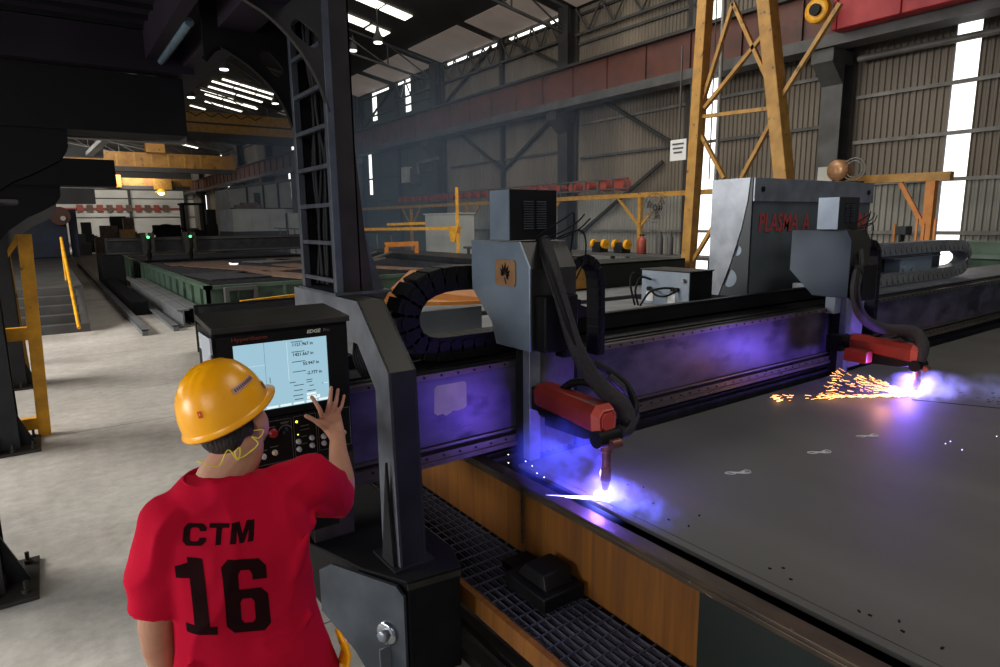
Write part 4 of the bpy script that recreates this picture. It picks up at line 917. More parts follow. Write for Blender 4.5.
# ================================================================== CARRIAGES WITH TORCH HEADS
def carriage(x0, wf, lab, near, so, hx, hy, zo, hose):
    """x0: x of the -X side panel; wf: width of the front"""
    t = thing('cutting_carriage', lab, 'carriage', (x0 + .1, 2.6, .9))
    x1 = x0 + wf
    # side panel (faces the console)
    O_ = [(2.86, 2.055), (2.86, 1.80), (2.68, 1.64), (2.64, 1.53), (2.36, 1.53), (2.36, 1.93), (2.44, 2.055)] if near else [(2.84, 2.055), (2.84, 1.74), (2.64, 1.55), (2.37, 1.55), (2.37, 1.98), (2.41, 2.055)]
    q = MB().prism([(x0 - .012, a, b) for a, b in O_], (.012, 0, 0))
    make('side_panel', q, 'paleside' if near else mat('blue black panel', (.03, .04, .055), .32, .4, (.11, .135, .17), 1.1, detail=2, lo=.38, hi=.62), t, bevel=.003)
    q = MB().prism([(x0, a + (.006 if a < 2.5 else 0), b - .004) for a, b in O_], (wf, 0, 0))
    make('housing', q, mat('housing brown black', (.022, .020, .018), .4, .2, (.036, .032, .028), 4), t, bevel=.005)
    make('front_box', MB().box((x0 + .02, 2.28, 1.53), (x0 + wf * .78, 2.37, 1.80)), 'black', t, bevel=.008)
    make('motor_box', MB().box((x0 - .05, 2.46, 2.06), (x1 - .05, 2.62, 2.30)), 'black' if near else 'darksteel', t, bevel=.004)
    make('motor_side', MB().box((x0 - .055, 2.462, 2.062), (x0 - .05, 2.618, 2.298)), 'paleside', t)
    q = MB()
    for s in (0, 1):
        for j in range(12): q.cbox((x0 - .05 + wf * (.38 + s * .27), 2.456, 2.115 + j * .0115), (wf * .20, .008, .004), Matrix.Rotation(.5, 3, 'X'))
    make('louvers', q, 'framegrey', t)
    for s in (0, 1): make('louver_recess', MB().box((x0 - .05 + wf * (.27 + s * .27), 2.459, 2.105), (x0 - .05 + wf * (.49 + s * .27), 2.4615, 2.255)), 'blackmatt', t)
    # vertical slide plate + bellows
    make('slide_edge', MB().box((x0 + so, 2.64, .84), (x0 + so + .075, 2.70, 1.53)), 'greysteel', t, bevel=.003)
    make('slide_back', MB().box((x0 + so, 2.70, .84), (x0 + so + .40, 2.765, 1.53)), 'blackmatt', t)
    q = MB(); n = 7; bx0, bx1 = x0 + so + .08, x0 + so + .37
    for j in range(n):
        a = bx0 + (bx1 - bx0) * j / n; b = bx0 + (bx1 - bx0) * (j + 1) / n
        q.prism([(a, 2.70, .85), ((a + b) / 2, 2.672, .85), (b, 2.70, .85)], (0, 0, .68))
    make('bellows', q, 'bellows', t)
    # tilting torch head
    dy = hy - 2.09
    make('head_mount', MB().cbox((hx + .02, 2.63, 1.20 + zo), (.10, .13, .13)).cyl((hx, 2.30, 1.16 + zo), (hx, 2.56, 1.16), .055, 18), 'black', t, bevel=.006)
    sec = [(-.062, -.045), (-.066, .03), (-.036, .066), (.046, .066), (.068, .03), (.064, -.045), (.04, -.074), (-.034, -.074)]
    def hexs(yy, s, zz): return [Vector((hx + a * s, yy + dy, zz + b * s + zo)) for a, b in sec]
    def hexloft(ys):
        q = MB(); R = [hexs(*v) for v in ys]; n = len(sec)
        q.add([v for r in R for v in r], [(i * n + j, i * n + (j + 1) % n, (i + 1) * n + (j + 1) % n, (i + 1) * n + j) for i in range(len(R) - 1) for j in range(n)] + [list(range(n))[::-1], [(len(R) - 1) * n + j for j in range(n)]])
        return q
    make('red_cover', hexloft([(2.58, .9, 1.232), (2.54, .98, 1.23), (2.12, 1.04, 1.205), (2.085, .84, 1.202)]), 'redcover', t, bevel=.004)
    make('cover_cap', hexloft([(2.086, .62, 1.202), (2.075, .56, 1.202)]), mat('red cap', (.48, .06, .05), .3), t)
    make('cover_band', hexloft([(2.125, 1.08, 1.2055), (2.085, .87, 1.2025), (2.080, .80, 1.2025), (2.086, .66, 1.2025)]), mat('red band', (.5, .09, .07), .3), t)
    make('under_arm', MB().prism([(hx - .05, 2.50 + dy, 1.20 + zo), (hx - .05, 2.12 + dy, 1.18 + zo), (hx - .05, 2.06 + dy, 1.13 + zo), (hx - .05, 2.2 + dy, 1.09 + zo), (hx - .05, 2.50 + dy, 1.08 + zo)], (.1, 0, 0)), 'black', t, bevel=.006)
    if not near: make('red_side_box', MB().box((hx - .16, 2.30, 1.02), (hx - .06, 2.48, 1.12)), 'redcover', t, bevel=.01)
    make('wrist', MB().cyl((hx - .07, hy, 1.12 + zo), (hx + .07, hy, 1.12 + zo), .042, 18).ball((hx + .0, hy, 1.11 + zo), .046, 14), 'black', t)
    tz = MB().lathe((hx + .0, hy, .845), (.02, 0, 1), [(h_ * (1 + zo * 3), r_) for h_, r_ in [(0, .008), (.01, .014), (.05, .022), (.055, .026), (.12, .027), (.125, .023), (.20, .023), (.205, .031), (.23, .032), (.235, .026), (.26, .026)]], 22)
    make('torch_barrel', tz, 'copper', t, smooth=False)
    make('torch_clamp', MB().cbox((hx + .01, hy, 1.105 + zo), (.075, .075, .05)).cyl((hx - .02, hy - .05, 1.10 + zo), (hx + .04, hy - .05, 1.10 + zo), .024, 12), 'copper', t, bevel=.006)
    # hoses
    make('hose', MB().tube(hose, [.032, .038, .034, .038, .042, .042, .048, .044, .028], 12, sub=6), 'sleeve', t)
    make('hose', MB().tube([p_ + Vector((-.05 + .012 * i_, -.02, .0)) for i_, p_ in enumerate(hose[:5])], .014, 8, sub=6), 'cable', t)
    make('corrugated_hose', MB().tube([(hx + .02, 2.46 + dy, 1.26 + zo), (hx + .05, 2.38 + dy, 1.325 + zo), (hx + .09, 2.29 + dy, 1.33 + zo), (hx + .12, 2.22 + dy, 1.27 + zo), (hx + .10, 2.16 + dy, 1.20 + zo)], .020, 12, sub=10, ribs=1), 'cable', t)
    if near:
        make('corrugated_hose', MB().tube([(hx + .16, 2.36, 1.42), (hx + .23, 2.28, 1.36), (hx + .25, 2.20, 1.30), (hx + .22, 2.12, 1.22), (hx + .10, 2.08, 1.17)], .020, 12, sub=10, ribs=1), 'cable', t)
        make('hose', MB().tube([(hx + .18, 2.27, 1.36), (hx + .24, 2.2, 1.28), (hx + .22, 2.12, 1.17), (hx + .08, 2.09, 1.14)], .022, 10, sub=8), 'sleeve', t)
    for j, pts in enumerate((((.02, 2.45, 2.06), (.10, 2.40, 2.09), (.2, 2.38, 2.14), (.27, 2.40, 2.18)), ((.05, 2.45, 2.06), (.14, 2.41, 2.07), (.22, 2.38, 2.11), (.31, 2.40, 2.16)), ((.0, 2.46, 2.07), (.12, 2.38, 2.16), (.2, 2.40, 2.18), (.22, 2.44, 2.02), (.17, 2.42, 1.9)), ((.1, 2.44, 2.06), (.25, 2.40, 2.1), (.30, 2.42, 1.98), (.22, 2.4, 1.86)))):
        make('thin_cable', MB().tube([(x0 + .10 + a, b, c) for a, b, c in pts], .004, 6, sub=6), 'cable', t)
    return t, hx
c1, h1 = carriage(1.85, .29, 'nearer cutting carriage with pale side panel and emblem, left torch head', True, .205, 2.10, 2.10, 0, [at(543, 238, y=2.50), at(550, 262, y=2.33), at(562, 302, y=2.26), at(574, 342, y=2.22), at(588, 370, y=2.20), at(604, 390, y=2.17), at(622, 406, y=2.13), at(627, 426, y=2.10), at(612, 436, y=2.11)])
c2, h2 = carriage(4.88, .30, 'farther cutting carriage with blue black side panel, right torch head', False, .57, 5.27, 2.0, -.075, [at(855, 231, y=2.5), at(859, 262, y=2.36), at(855, 292, y=2.30), at(862, 316, y=2.28), at(880, 328, y=2.24), at(900, 330, y=2.15), at(915, 333, y=2.05), at(923, 346, y=1.98), at(921, 362, y=1.97)])
# emblem plate with a leafy branch mark
er = at(496, 259, x=1.835); e2 = at(516, 287, x=1.835)
ya, yb = er.y, e2.y; za, zb = er.z, e2.z
outer = []
for cx, cy, a0 in ((yb + .02, zb + .02, 180), (ya - .02, zb + .02, 270), (ya - .02, za - .02, 0), (yb + .02, za - .02, 90)):
    outer += arcpts(cx, cy, .02, a0, a0 + 90, 5)
make('emblem_plate', plate2d(outer, [], (1.832, 0, 0), Y_, Z_, .003), 'bronze', c1)
q = MB(); cy, cz = (ya + yb) / 2, (za + zb) / 2
for a, l in ((95, .075), (72, .070), (118, .066), (50, .058), (142, .060), (162, .045), (30, .04), (188, .035)):
    r_ = math.radians(a); d = Vector((0, math.cos(r_), math.sin(r_))); n = Vector((0, -math.sin(r_), math.cos(r_))); b0 = Vector((1.8275, cy, cz - .022))
    q.prism([b0 + d * .012, b0 + d * l * .6 + n * .008, b0 + d * l, b0 + d * l * .6 - n * .008], (-.001, 0, 0))
q.bar((1.827, cy, cz - .022), (1.827, cy - .012, cz - .055), .001, .005, up=(1, 0, 0))
make('emblem_mark', q, 'black', c1)
# -------- cable chains
def chain(name, lab, path, width, th, n, wide='y'):
    """path in xz at given y; links are overlapping plates"""
    t = thing(name, lab, 'cable chain', path[0])
    P = smooth_path([Vector(p) for p in path], 12)
    L = [0]
    for a, b in zip(P[:-1], P[1:]): L.append(L[-1] + (b - a).length)
    tot = L[-1]; q = MB(); pins = MB()
    def pos(s):
        for i in range(len(L) - 1):
            if L[i + 1] >= s: return P[i].lerp(P[i + 1], (s - L[i]) / max(1e-6, L[i + 1] - L[i]))
        return P[-1]
    for j in range(n):
        a, b = pos(tot * j / n), pos(tot * (j + 1.04) / n)
        d = (b - a).normalized(); nrm = Vector((0, 1, 0)).cross(d).normalized()
        dk = 'left' in lab or 'arched' in lab
        l_ = make('chain_link', MB().bar(a, b, width, th, up=nrm), 'black' if dk else 'greysteel', t, bevel=.004)
        q = MB()
        q.cyl(a.lerp(b, .5) - Vector((0, width / 2 + .006, 0)), a.lerp(b, .5) + Vector((0, width / 2 + .006, 0)), th * .34, 12)
        make('link_pin', q, 'black' if dk else 'purlin', l_)  # on the far loop, paler pins paint in the light on its studs
    return t
chain('cable_chain', 'big black cable chain looping left from the nearer carriage', [(1.98, 2.96, 1.85), (1.80, 2.96, 1.855), (1.68, 2.96, 1.85), (1.54, 2.96, 1.80), (1.465, 2.96, 1.68), (1.50, 2.96, 1.54), (1.62, 2.96, 1.485), (1.80, 2.96, 1.48), (2.3, 2.96, 1.48)], .15, .13, 21)
chain('cable_chain', 'long grey ribbed cable chain loop lying right of the farther carriage', [(5.6, 3.15, 1.81), (6.5, 3.15, 1.81), (7.5, 3.15, 1.81), (8.6, 3.15, 1.81), (9.1, 3.15, 1.78), (9.27, 3.15, 1.65), (9.1, 3.15, 1.52), (8.6, 3.15, 1.495), (7.5, 3.15, 1.495), (6.5, 3.15, 1.495), (5.6, 3.15, 1.495)], .16, .13, 60)
chain('cable_chain', 'narrow arched black cable chain standing right of the nearer carriage', [(2.30, 2.66, 1.40), (2.305, 2.66, 1.78), (2.335, 2.66, 1.89), (2.43, 2.66, 1.94), (2.525, 2.66, 1.89), (2.555, 2.66, 1.76), (2.56, 2.66, 1.38)], .10, .055, 22)
chain('cable_chain', 'narrow arched dark cable chain standing right of the farther carriage', [(5.72, 2.72, 1.40), (5.73, 2.72, 1.75), (5.75, 2.72, 1.88), (5.86, 2.72, 1.93), (5.98, 2.72, 1.88), (6.02, 2.72, 1.75), (6.03, 2.72, 1.0)], .10, .06, 22)
tmesh('chain_guide', MB().box((6.2, 3.3, 1.425), (9.0, 3.32, 1.78)).box((6.4, 3.1, 1.52), (6.45, 3.3, 1.74)).box((6.6, 3.1, 1.52), (6.65, 3.3, 1.74)).box((6.85, 3.1, 1.52), (6.9, 3.3, 1.74)), 'framegrey', 'grey upright guide plates inside the long cable chain loop', 'guide')
tmesh('valve_block', MB().box((7.5, 3.12, 1.53), (8.3, 3.28, 1.70)).box((7.3, 3.1, 1.70), (8.5, 3.29, 1.712)).cyl((7.6, 3.1, 1.58), (7.6, 3.12, 1.58), .04, 10).cyl((7.8, 3.1, 1.58), (7.8, 3.12, 1.58), .04, 10), 'paleside', 'small pale cylinder block inside the long cable chain loop', 'block')
tmesh('cover_box', MB().box((5.35, 2.70, 1.35), (5.62, 2.78, 1.62)), 'paleside', 'grey ribbed plate beside the farther carriage bellows', 'plate')
tmesh('junction_box', MB().box((2.36, 2.98, 1.535), (2.50, 3.06, 1.64)), 'paleside', 'pale small box seen through the arched chain of the nearer carriage', 'box', bevel=.004)
tmesh('motor_block', MB().box((2.56, 2.96, 1.535), (2.72, 3.1, 1.66)).prism([(2.72, 2.98, 1.535), (2.92, 2.98, 1.535), (2.86, 2.98, 1.58), (2.74, 2.98, 1.62)], (0, .1, 0)), 'black', 'small black motor block on the trough right of the arched chain', 'motor', bevel=.005)

# -------- big grey cabinet with red letters
bx = thing('power_cabinet', 'large grey machine cabinet with red lettering on the gantry', 'cabinet', (6.2, 3.6, 1.43))
KX0, KX1, KY0, KY1, KZ0, KZ1 = 5.22, 7.42, 3.44, 3.86, 1.43, 2.51
make('front_band', MB().box((KX0, KY0 - .02, 2.30), (KX1, KY1, KZ1)), 'greysteel', bx, bevel=.004)
make('front_panel', MB().box((KX0 + .02, KY0, KZ0), (KX1 - .02, KY1 - .01, 2.30)), mat('cabinet front', (.085, .10, .11), .35, .4, (.13, .15, .16), 2.5), bx)
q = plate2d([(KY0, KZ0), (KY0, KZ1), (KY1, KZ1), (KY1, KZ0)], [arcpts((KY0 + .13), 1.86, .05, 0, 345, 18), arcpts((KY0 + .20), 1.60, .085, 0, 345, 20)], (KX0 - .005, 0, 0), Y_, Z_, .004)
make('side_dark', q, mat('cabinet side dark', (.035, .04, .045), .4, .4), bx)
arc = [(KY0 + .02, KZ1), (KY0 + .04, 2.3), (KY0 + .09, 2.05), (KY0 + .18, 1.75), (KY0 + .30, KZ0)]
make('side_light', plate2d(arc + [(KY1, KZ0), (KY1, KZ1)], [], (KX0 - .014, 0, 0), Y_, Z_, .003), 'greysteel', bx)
make('hole_backing', MB().box((KX0 + .006, KY0 + .02, KZ0 + .02), (KX0 + .012, KY0 + .32, 2.0)), 'paleside', bx)
for w_, o_ in (('PLASMA', .10), ('A', .84)): make('lettering', text(w_, .235, (KX0 + o_, KY0 - .004, 2.03), X_, Z_, .002, .004, .12, sx=.78), 'redmark', bx)
q = text('N', .235, (KX1 - .28, KY0 - .004, 2.03), X_, Z_, .002, .006, .12, sx=1.0); make('lettering', q, 'redmark', bx)
q = MB()
for x in (KX0 + .12, KX1 - .12): q.cyl((x, KY0 - .03, 2.41), (x, KY0 - .02, 2.41), .025, 10)
make('screws', q, 'black', bx)
make('support_foot', MB().box((KX0 + .1, 3.34, 1.41), (KX1 - .1, 3.86, 1.432)), 'black', bx)
# -------- small control cabinet with cables and labels
cb = thing('control_cabinet', 'small pale grey control box with looping cables on the gantry', 'cabinet', (4.4, 3.6, 1.41))
make('body', MB().box((4.27, 3.34, 1.42), (4.56, 3.86, 1.72)), 'black', cb, bevel=.005)
make('side_face', MB().box((4.262, 3.345, 1.425), (4.27, 3.855, 1.715)), 'paleside', cb)  # pale skin on the black box paints in light on this side
make('lid', MB().box((4.25, 3.33, 1.72), (4.57, 3.87, 1.728)), 'darksteel', cb)
for a, b in ((3.72, 3.80), (3.48, 3.56)): make('label_plate', MB().box((4.258, a, 1.45), (4.262, b, 1.53)), 'label', cb)
for j, pts in enumerate((((4.25, 3.84, 1.66), (4.15, 3.86, 1.69), (4.10, 3.84, 1.6), (4.12, 3.8, 1.42)), ((4.25, 3.74, 1.64), (4.14, 3.76, 1.66), (4.10, 3.78, 1.55), (4.14, 3.78, 1.42)), ((4.25, 3.50, 1.58), (4.18, 3.56, 1.58), (4.14, 3.66, 1.54), (4.12, 3.74, 1.42)), ((4.25, 3.46, 1.56), (4.16, 3.5, 1.52), (4.16, 3.6, 1.52), (4.2, 3.7, 1.56), (4.25, 3.76, 1.56)))):
    make('cable', MB().tube(pts, .009, 8, sub=6), 'cable', cb)
for a, z in ((3.40, 1.65), (3.46, 1.57), (3.5, 1.57), (3.76, 1.56)): make('connector', MB().cyl((4.262, a, z), (4.235, a, z), .018, 10), 'black' if z < 1.6 else 'chrome', cb)

# ================================================================== CONSOLE
CY = 2.15
cx0, cx1, cz0, cz1 = .395, .852, 1.20, 1.825
cs = thing('control_console', 'black operator console with lit screen in front of the worker', 'console', (.62, 2.3, 1.2))
make('housing', MB().box((cx0, CY + .012, cz0), (cx1, CY + .24, cz1 - .01)), 'black', cs, bevel=.006)
make('hood', MB().prism([(cx0 - .002, CY - .006, cz1 - .02), (cx1 + .004, CY - .006, cz1 - .02), (cx1 + .004, CY + .25, cz1 - .0), (cx0 - .002, CY + .25, cz1 - .0)], (0, 0, .022)), 'framebrown', cs, bevel=.004)
make('side_bracket', MB().box((cx0 - .006, CY + .02, 1.25), (cx0, CY + .15, cz1 - .03)).box((cx0 - .008, CY + .0, cz1 - .085), (cx0, CY + .17, cz1 - .03)), 'bracketpale', cs, bevel=.002)
q = plate2d([(cx0 + .012, 1.505), (cx1 - .012, 1.505), (cx1 - .012, cz1 - .03), (cx0 + .012, cz1 - .03)], [[(.456, 1.53), (.770, 1.53), (.770, 1.762), (.456, 1.762)]], (0, CY + .006, 0), X_, Z_, .006)
make('bezel', q, 'black', cs)
scr = make('screen', MB().box((.456, CY + .006, 1.53), (.770, CY + .011, 1.762)), 'screen', cs)
sy = CY + .0052
q = MB()
lines = [('1121.967 in', .646, 1.737, .0155), ('1421.667 in', .646, 1.702, .0155), ('55.947 in', .664, 1.667, .0155), ('-2.777 in', .672, 1.632, .0155)]
for s, x, z, h in lines: text(s, h, (x + .075, sy, z), X_, Z_, .0002, .0003, align='RIGHT', mb=q)
for x, z, w_ in ((.645, 1.751, .04), (.645, 1.716, .045), (.645, 1.681, .045), (.645, 1.646, .045), (.632, 1.61, .02), (.645, 1.598, .035), (.645, 1.58, .03), (.64, 1.562, .035), (.645, 1.548, .03), (.69, 1.612, .022), (.69, 1.604, .02), (.70, 1.59, .015), (.69, 1.572, .03), (.745, 1.592, .004), (.70, 1.55, .004), (.72, 1.55, .004)):
    q.box((x, sy - .0002, z), (x + w_, sy + .0002, z + .0022))
q.box((.5545, sy - .0002, 1.60), (.5552, sy + .0002, 1.762)); q.box((.566, sy, 1.62), (.568, sy + .0003, 1.64))
make('screen_readouts', q, 'screentext', scr)
q = MB().box((.688, sy, 1.558), (.722, sy + .0004, 1.566)).box((.688, sy, 1.543), (.735, sy + .0004, 1.555)).box((.75, sy, 1.592), (.768, sy + .0003, 1.5935))
for j in range(5): q.box((.55 + j * .045, sy, 1.532), (.588 + j * .045, sy + .0003, 1.54))
q.box((.456, sy, 1.685), (.5545, sy + .0003, 1.6858)); q.box((.63, sy, 1.62), (.631, sy + .0003, 1.755))
make('screen_fields', q, 'screenpale', scr)
make('maker_lettering', text('Hypertherm', .0185, (.452, CY - .0008, 1.776), X_, Z_, .0004, .0004, sx=1.25), 'redsign', cs)
make('model_lettering', text('EDGE', .0165, (.700, CY - .0008, 1.778), X_, Z_, .0004, .0006, .2, sx=1.15), 'silver', cs)
make('model_lettering', text('Pro', .0165, (.757, CY - .0008, 1.778), X_, Z_, .0004, .0, .1), 'greyletter', cs)
# button panel
kp = make('button_panel', MB().box((cx0 + .012, CY - .002, 1.325), (cx1 - .012, CY + .012, 1.50)), 'black', cs, bevel=.002)
make('lower_panel', MB().box((cx0 + .005, CY + .0, cz0 + .005), (cx1 - .005, CY + .012, 1.32)), 'framebrown', cs)
q = MB(); fy = CY - .0035
for x0_, x1_, z0_, z1_ in ((.405, .625, 1.34, 1.49), (.632, .712, 1.345, 1.492), (.718, .838, 1.35, 1.492)):
    for a, b, c, d in ((x0_, x1_, z0_, z0_ + .0012), (x0_, x1_, z1_ - .0012, z1_), (x0_, x0_ + .0012, z0_, z1_), (x1_ - .0012, x1_, z0_, z1_)): q.box((a, fy, c), (b, fy + .002, d))
make('panel_outline', q, 'greyletter', kp)
def button(x, z, r, mt, d=.012):
    make('button', MB().lathe((x, CY - .002, z), (0, -1, 0), [(0, r * 1.25), (.003, r * 1.25), (.003, r), (d, r), (d + .002, r * .8)], 18), mt, kp)
for x, z, r, mt in ((.523, 1.440, .011, 'btn_green'), (.562, 1.447, .013, 'btn_red'), (.440, 1.43, .011, 'btn_white'), (.480, 1.435, .011, 'btn_cream'), (.524, 1.372, .008, 'btn_white'), (.562, 1.378, .008, 'btn_cream'), (.482, 1.37, .008, 'btn_white'),
                    (.645, 1.400, .0075, 'btn_white'), (.692, 1.404, .0075, 'btn_white'), (.645, 1.372, .0075, 'btn_white'), (.692, 1.376, .0075, 'btn_white'), (.735, 1.40, .008, 'btn_white'), (.735, 1.375, .0075, 'btn_white'), (.77, 1.40, .0075, 'btn_white'), (.81, 1.40, .0075, 'btn_cream')):
    button(x, z, r, mt)
for x, z in ((.643, 1.472), (.690, 1.477)): make('indicator', MB().ball((x, CY - .004, z), .005, 8), 'led_y', kp)
make('indicator', MB().ball((.645, CY - .004, 1.425), .003, 8), 'led_y', kp)
make('dial', MB().lathe((.603, CY - .002, 1.445), (0, -1, 0), [(0, .020), (.002, .020), (.002, .012), (.016, .010), (.018, .006)], 20), 'black', kp)
q = MB().tube([(.603 + .023 * math.cos(a), CY - .004, 1.445 + .023 * math.sin(a)) for a in np.linspace(.2, PI - .2, 10)], .0016, 5); make('dial_scale', q, 'greyletter', kp)
q = MB()
for x, z, w_ in ((.508, 1.392, .03), (.548, 1.398, .028), (.55, 1.468, .02), (.588, 1.478, .03), (.588, 1.474, .026), (.655, 1.414, .02), (.655, 1.387, .02), (.652, 1.438, .035), (.655, 1.452, .03)): q.box((x, fy, z), (x + w_, fy + .002, z + .0022))
make('panel_legends', q, 'greyletter', kp)
make('mounting_arm', MB().box((.80, CY + .24, 1.25), (.86, 3.0, 1.36)).box((.80, 2.84, .634), (.86, 2.98, 1.36)), 'black', cs, bevel=.005)
make('mounting_arm', MB().box((.50, CY + .06, 1.02), (.80, CY + .22, 1.2)), 'black', cs, bevel=.005)

# ================================================================== ARC, SPARKS, SMOKE
for i, (x, lab) in enumerate(((h1, 'white blue plasma arc at the nearer torch tip by the table edge'), (h2, 'white blue plasma arc at the farther torch tip on the plate'))):
    a = thing('plasma_arc', lab, 'arc', (x, (2.10, 2.0)[i], ZP)); ay_ = (2.10, 2.0)[i]
    make('arc_core', MB().ball((x, ay_, ZP + .016), .021, 12, (1, 1.1, 1.1)), 'arc', a)
    make('arc_glow', MB().ball((x - .01, ay_ + .01, ZP + .02), .040, 12, (.8, 1.3, .5)), 'arcglow', a)
q = MB()
e_ = at(545, 493, z=ZP + .02)
q.cone((h1 - .005, 2.09, ZP + .008), tuple(e_ - Vector((0, 0, .012))), .012, .002, 10)
tmesh('molten_streak', q, 'arcglow', 'bright white blue molten streak along the table edge left of the nearer torch', 'streak', kind='stuff')
random.seed(21); q = MB()
for j in range(460):
    low = random.random() < .5
    if low:
        d = Vector((-1, random.gauss(.60, .05), abs(random.gauss(.0, .015)))); L_ = random.expovariate(1 / .35) + .03
    else:
        d = Vector((-1, random.gauss(.70, .10), random.uniform(.18, .62))); L_ = random.expovariate(1 / .26) + .03
    L_ = min(L_, 1.05 if low else .62)
    d.normalize(); p = Vector((h2 - .03, 2.0, ZP + .02)) + d * L_; p.z -= .22 * L_ * L_ * (0 if low else 1); p.z = max(p.z, ZP + .008)
    l = random.uniform(.012, .06); r = random.uniform(.0010, .0023)
    q.bar(p, p + (d * .8 + Vector((0, 0, random.uniform(-.3, .2)))).normalized() * l, r, r)
o = tmesh('cutting_sparks', q, 'spark', 'orange spray of sparks flying left from the farther torch', 'sparks', kind='stuff')
q = MB()
for j in range(6):
    p = Vector((h1 - .12 + random.gauss(0, .02), 2.35 + random.random() * .5, ZP + .03 + random.random() * .05)); q.cbox(p, (.005, .005, .004))
for j in range(9): q.cbox((4.6 + random.gauss(0, .3), 1.35 + random.gauss(0, .12), ZP + .004), (.007, .004, .003))
tmesh('spark_specks', q, 'arcglow', 'few white hot specks near the two cuts', 'sparks', kind='stuff')

def smoke(name, lab, c, size, dens, col, ec, es, glow_at, scale=6., seed=0., glow_r=.3, zfall=None):
    m, nt, N, L = _mat(name)
    out = N.new('ShaderNodeOutputMaterial'); v = N.new('ShaderNodeVolumePrincipled'); L.new(v.outputs[0], out.inputs['Volume'])
    tc = N.new('ShaderNodeTexCoord')
    # ellipsoidal falloff in object space (object is unit-ish: generated coords)
    sub = N.new('ShaderNodeVectorMath'); sub.operation = 'SUBTRACT'; sub.inputs[1].default_value = (.5, .5, .5); L.new(tc.outputs['Generated'], sub.inputs[0])
    le = N.new('ShaderNodeVectorMath'); le.operation = 'LENGTH'; L.new(sub.outputs[0], le.inputs[0])
    f = N.new('ShaderNodeMapRange'); f.inputs[1].default_value = .5; f.inputs[2].default_value = .12; L.new(le.outputs['Value'], f.inputs[0])
    nz = N.new('ShaderNodeTexNoise'); nz.noise_dimensions = '4D'; nz.inputs['W'].default_value = seed; nz.inputs['Scale'].default_value = scale; nz.inputs['Detail'].default_value = 4; nz.inputs['Distortion'].default_value = .6
    L.new(tc.outputs['Object'], nz.inputs['Vector'])
    g = N.new('ShaderNodeMapRange'); g.inputs[1].default_value = .42; g.inputs[2].default_value = .68; L.new(nz.outputs[0], g.inputs[0])
    mu = N.new('ShaderNodeMath'); mu.operation = 'MULTIPLY'; L.new(f.outputs[0], mu.inputs[0]); L.new(g.outputs[0], mu.inputs[1])
    md_ = N.new('ShaderNodeMath'); md_.operation = 'MULTIPLY'; md_.inputs[1].default_value = dens; L.new(mu.outputs[0], md_.inputs[0])
    L.new(md_.outputs[0], v.inputs['Density']); v.inputs['Color'].default_value = (*col, 1)
    # light picked up close to the arc
    gp = N.new('ShaderNodeVectorMath'); gp.operation = 'SUBTRACT'; gp.inputs[1].default_value = tuple(Vector(glow_at) - Vector(c)); L.new(tc.outputs['Object'], gp.inputs[0])
    gl = N.new('ShaderNodeVectorMath'); gl.operation = 'LENGTH'; L.new(gp.outputs[0], gl.inputs[0])
    gr = N.new('ShaderNodeMapRange'); gr.interpolation_type = 'SMOOTHSTEP'; gr.inputs[1].default_value = glow_r; gr.inputs[2].default_value = 0; gr.inputs[3].default_value = .12; gr.inputs[4].default_value = 1; L.new(gl.outputs['Value'], gr.inputs[0])
    em = N.new('ShaderNodeMath'); em.operation = 'MULTIPLY'; L.new(gr.outputs[0], em.inputs[0]); L.new(mu.outputs[0], em.inputs[1])
    e2_ = N.new('ShaderNodeMath'); e2_.operation = 'MULTIPLY'; e2_.inputs[1].default_value = es; L.new(em.outputs[0], e2_.inputs[0])
    L.new(e2_.outputs[0], v.inputs['Emission Strength']); v.inputs['Emission Color'].default_value = (*ec, 1)
    c = Vector(c); q = MB().box(c - Vector(size) / 2, c + Vector(size) / 2)
    return tmesh(name, q, m, lab, 'smoke', loc=c, kind='stuff')
smoke('smoke_plume', 'blue smoke rising over the table edge left of the nearer torch', (1.99, 2.32, .98), (.46, .60, .46), 2.0, (.45, .5, .9), (.07, .09, 1.0), 20, (2.09, 2.13, .84), 6, 1.6, .62)
def halo(c, r, col, st, nm, lab):
    m, nt, N, L = _mat(nm); out = N.new('ShaderNodeOutputMaterial'); v = N.new('ShaderNodeVolumePrincipled'); L.new(v.outputs[0], out.inputs['Volume'])
    v.inputs['Density'].default_value = .02
    tc = N.new('ShaderNodeTexCoord'); le = N.new('ShaderNodeVectorMath'); le.operation = 'LENGTH'; L.new(tc.outputs['Object'], le.inputs[0])
    f = N.new('ShaderNodeMapRange'); f.inputs[1].default_value = r; f.inputs[2].default_value = 0; L.new(le.outputs['Value'], f.inputs[0])
    pw = N.new('ShaderNodeMath'); pw.operation = 'POWER'; pw.inputs[1].default_value = 4; L.new(f.outputs[0], pw.inputs[0])
    ml = N.new('ShaderNodeMath'); ml.operation = 'MULTIPLY'; ml.inputs[1].default_value = st; L.new(pw.outputs[0], ml.inputs[0]); L.new(ml.outputs[0], v.inputs['Emission Strength'])
    v.inputs['Emission Color'].default_value = (*col, 1)
    tmesh('arc_halo', MB().ball(c, r, 20), m, lab, 'halo', loc=c, kind='stuff')  # emissive ball stands in for the glare around the arc
halo((h1, 2.10, ZP + .02), .19, (.16, .18, 1), 75, 'arc halo one', 'violet blue halo painting in the glare around the nearer torch arc')
halo((h2, 2.0, ZP + .03), .21, (.30, .30, 1), 30, 'arc halo two', 'violet white halo painting in the glare around the farther torch arc')
smoke('smoke_puff', 'small blue violet smoke puff right of the nearer torch low over the edge', (2.10, 1.92, .86), (.24, .66, .17), 4, (.45, .5, .9), (.14, .15, 1.0), 34, (2.10, 2.10, .84), 13, 4., .50)
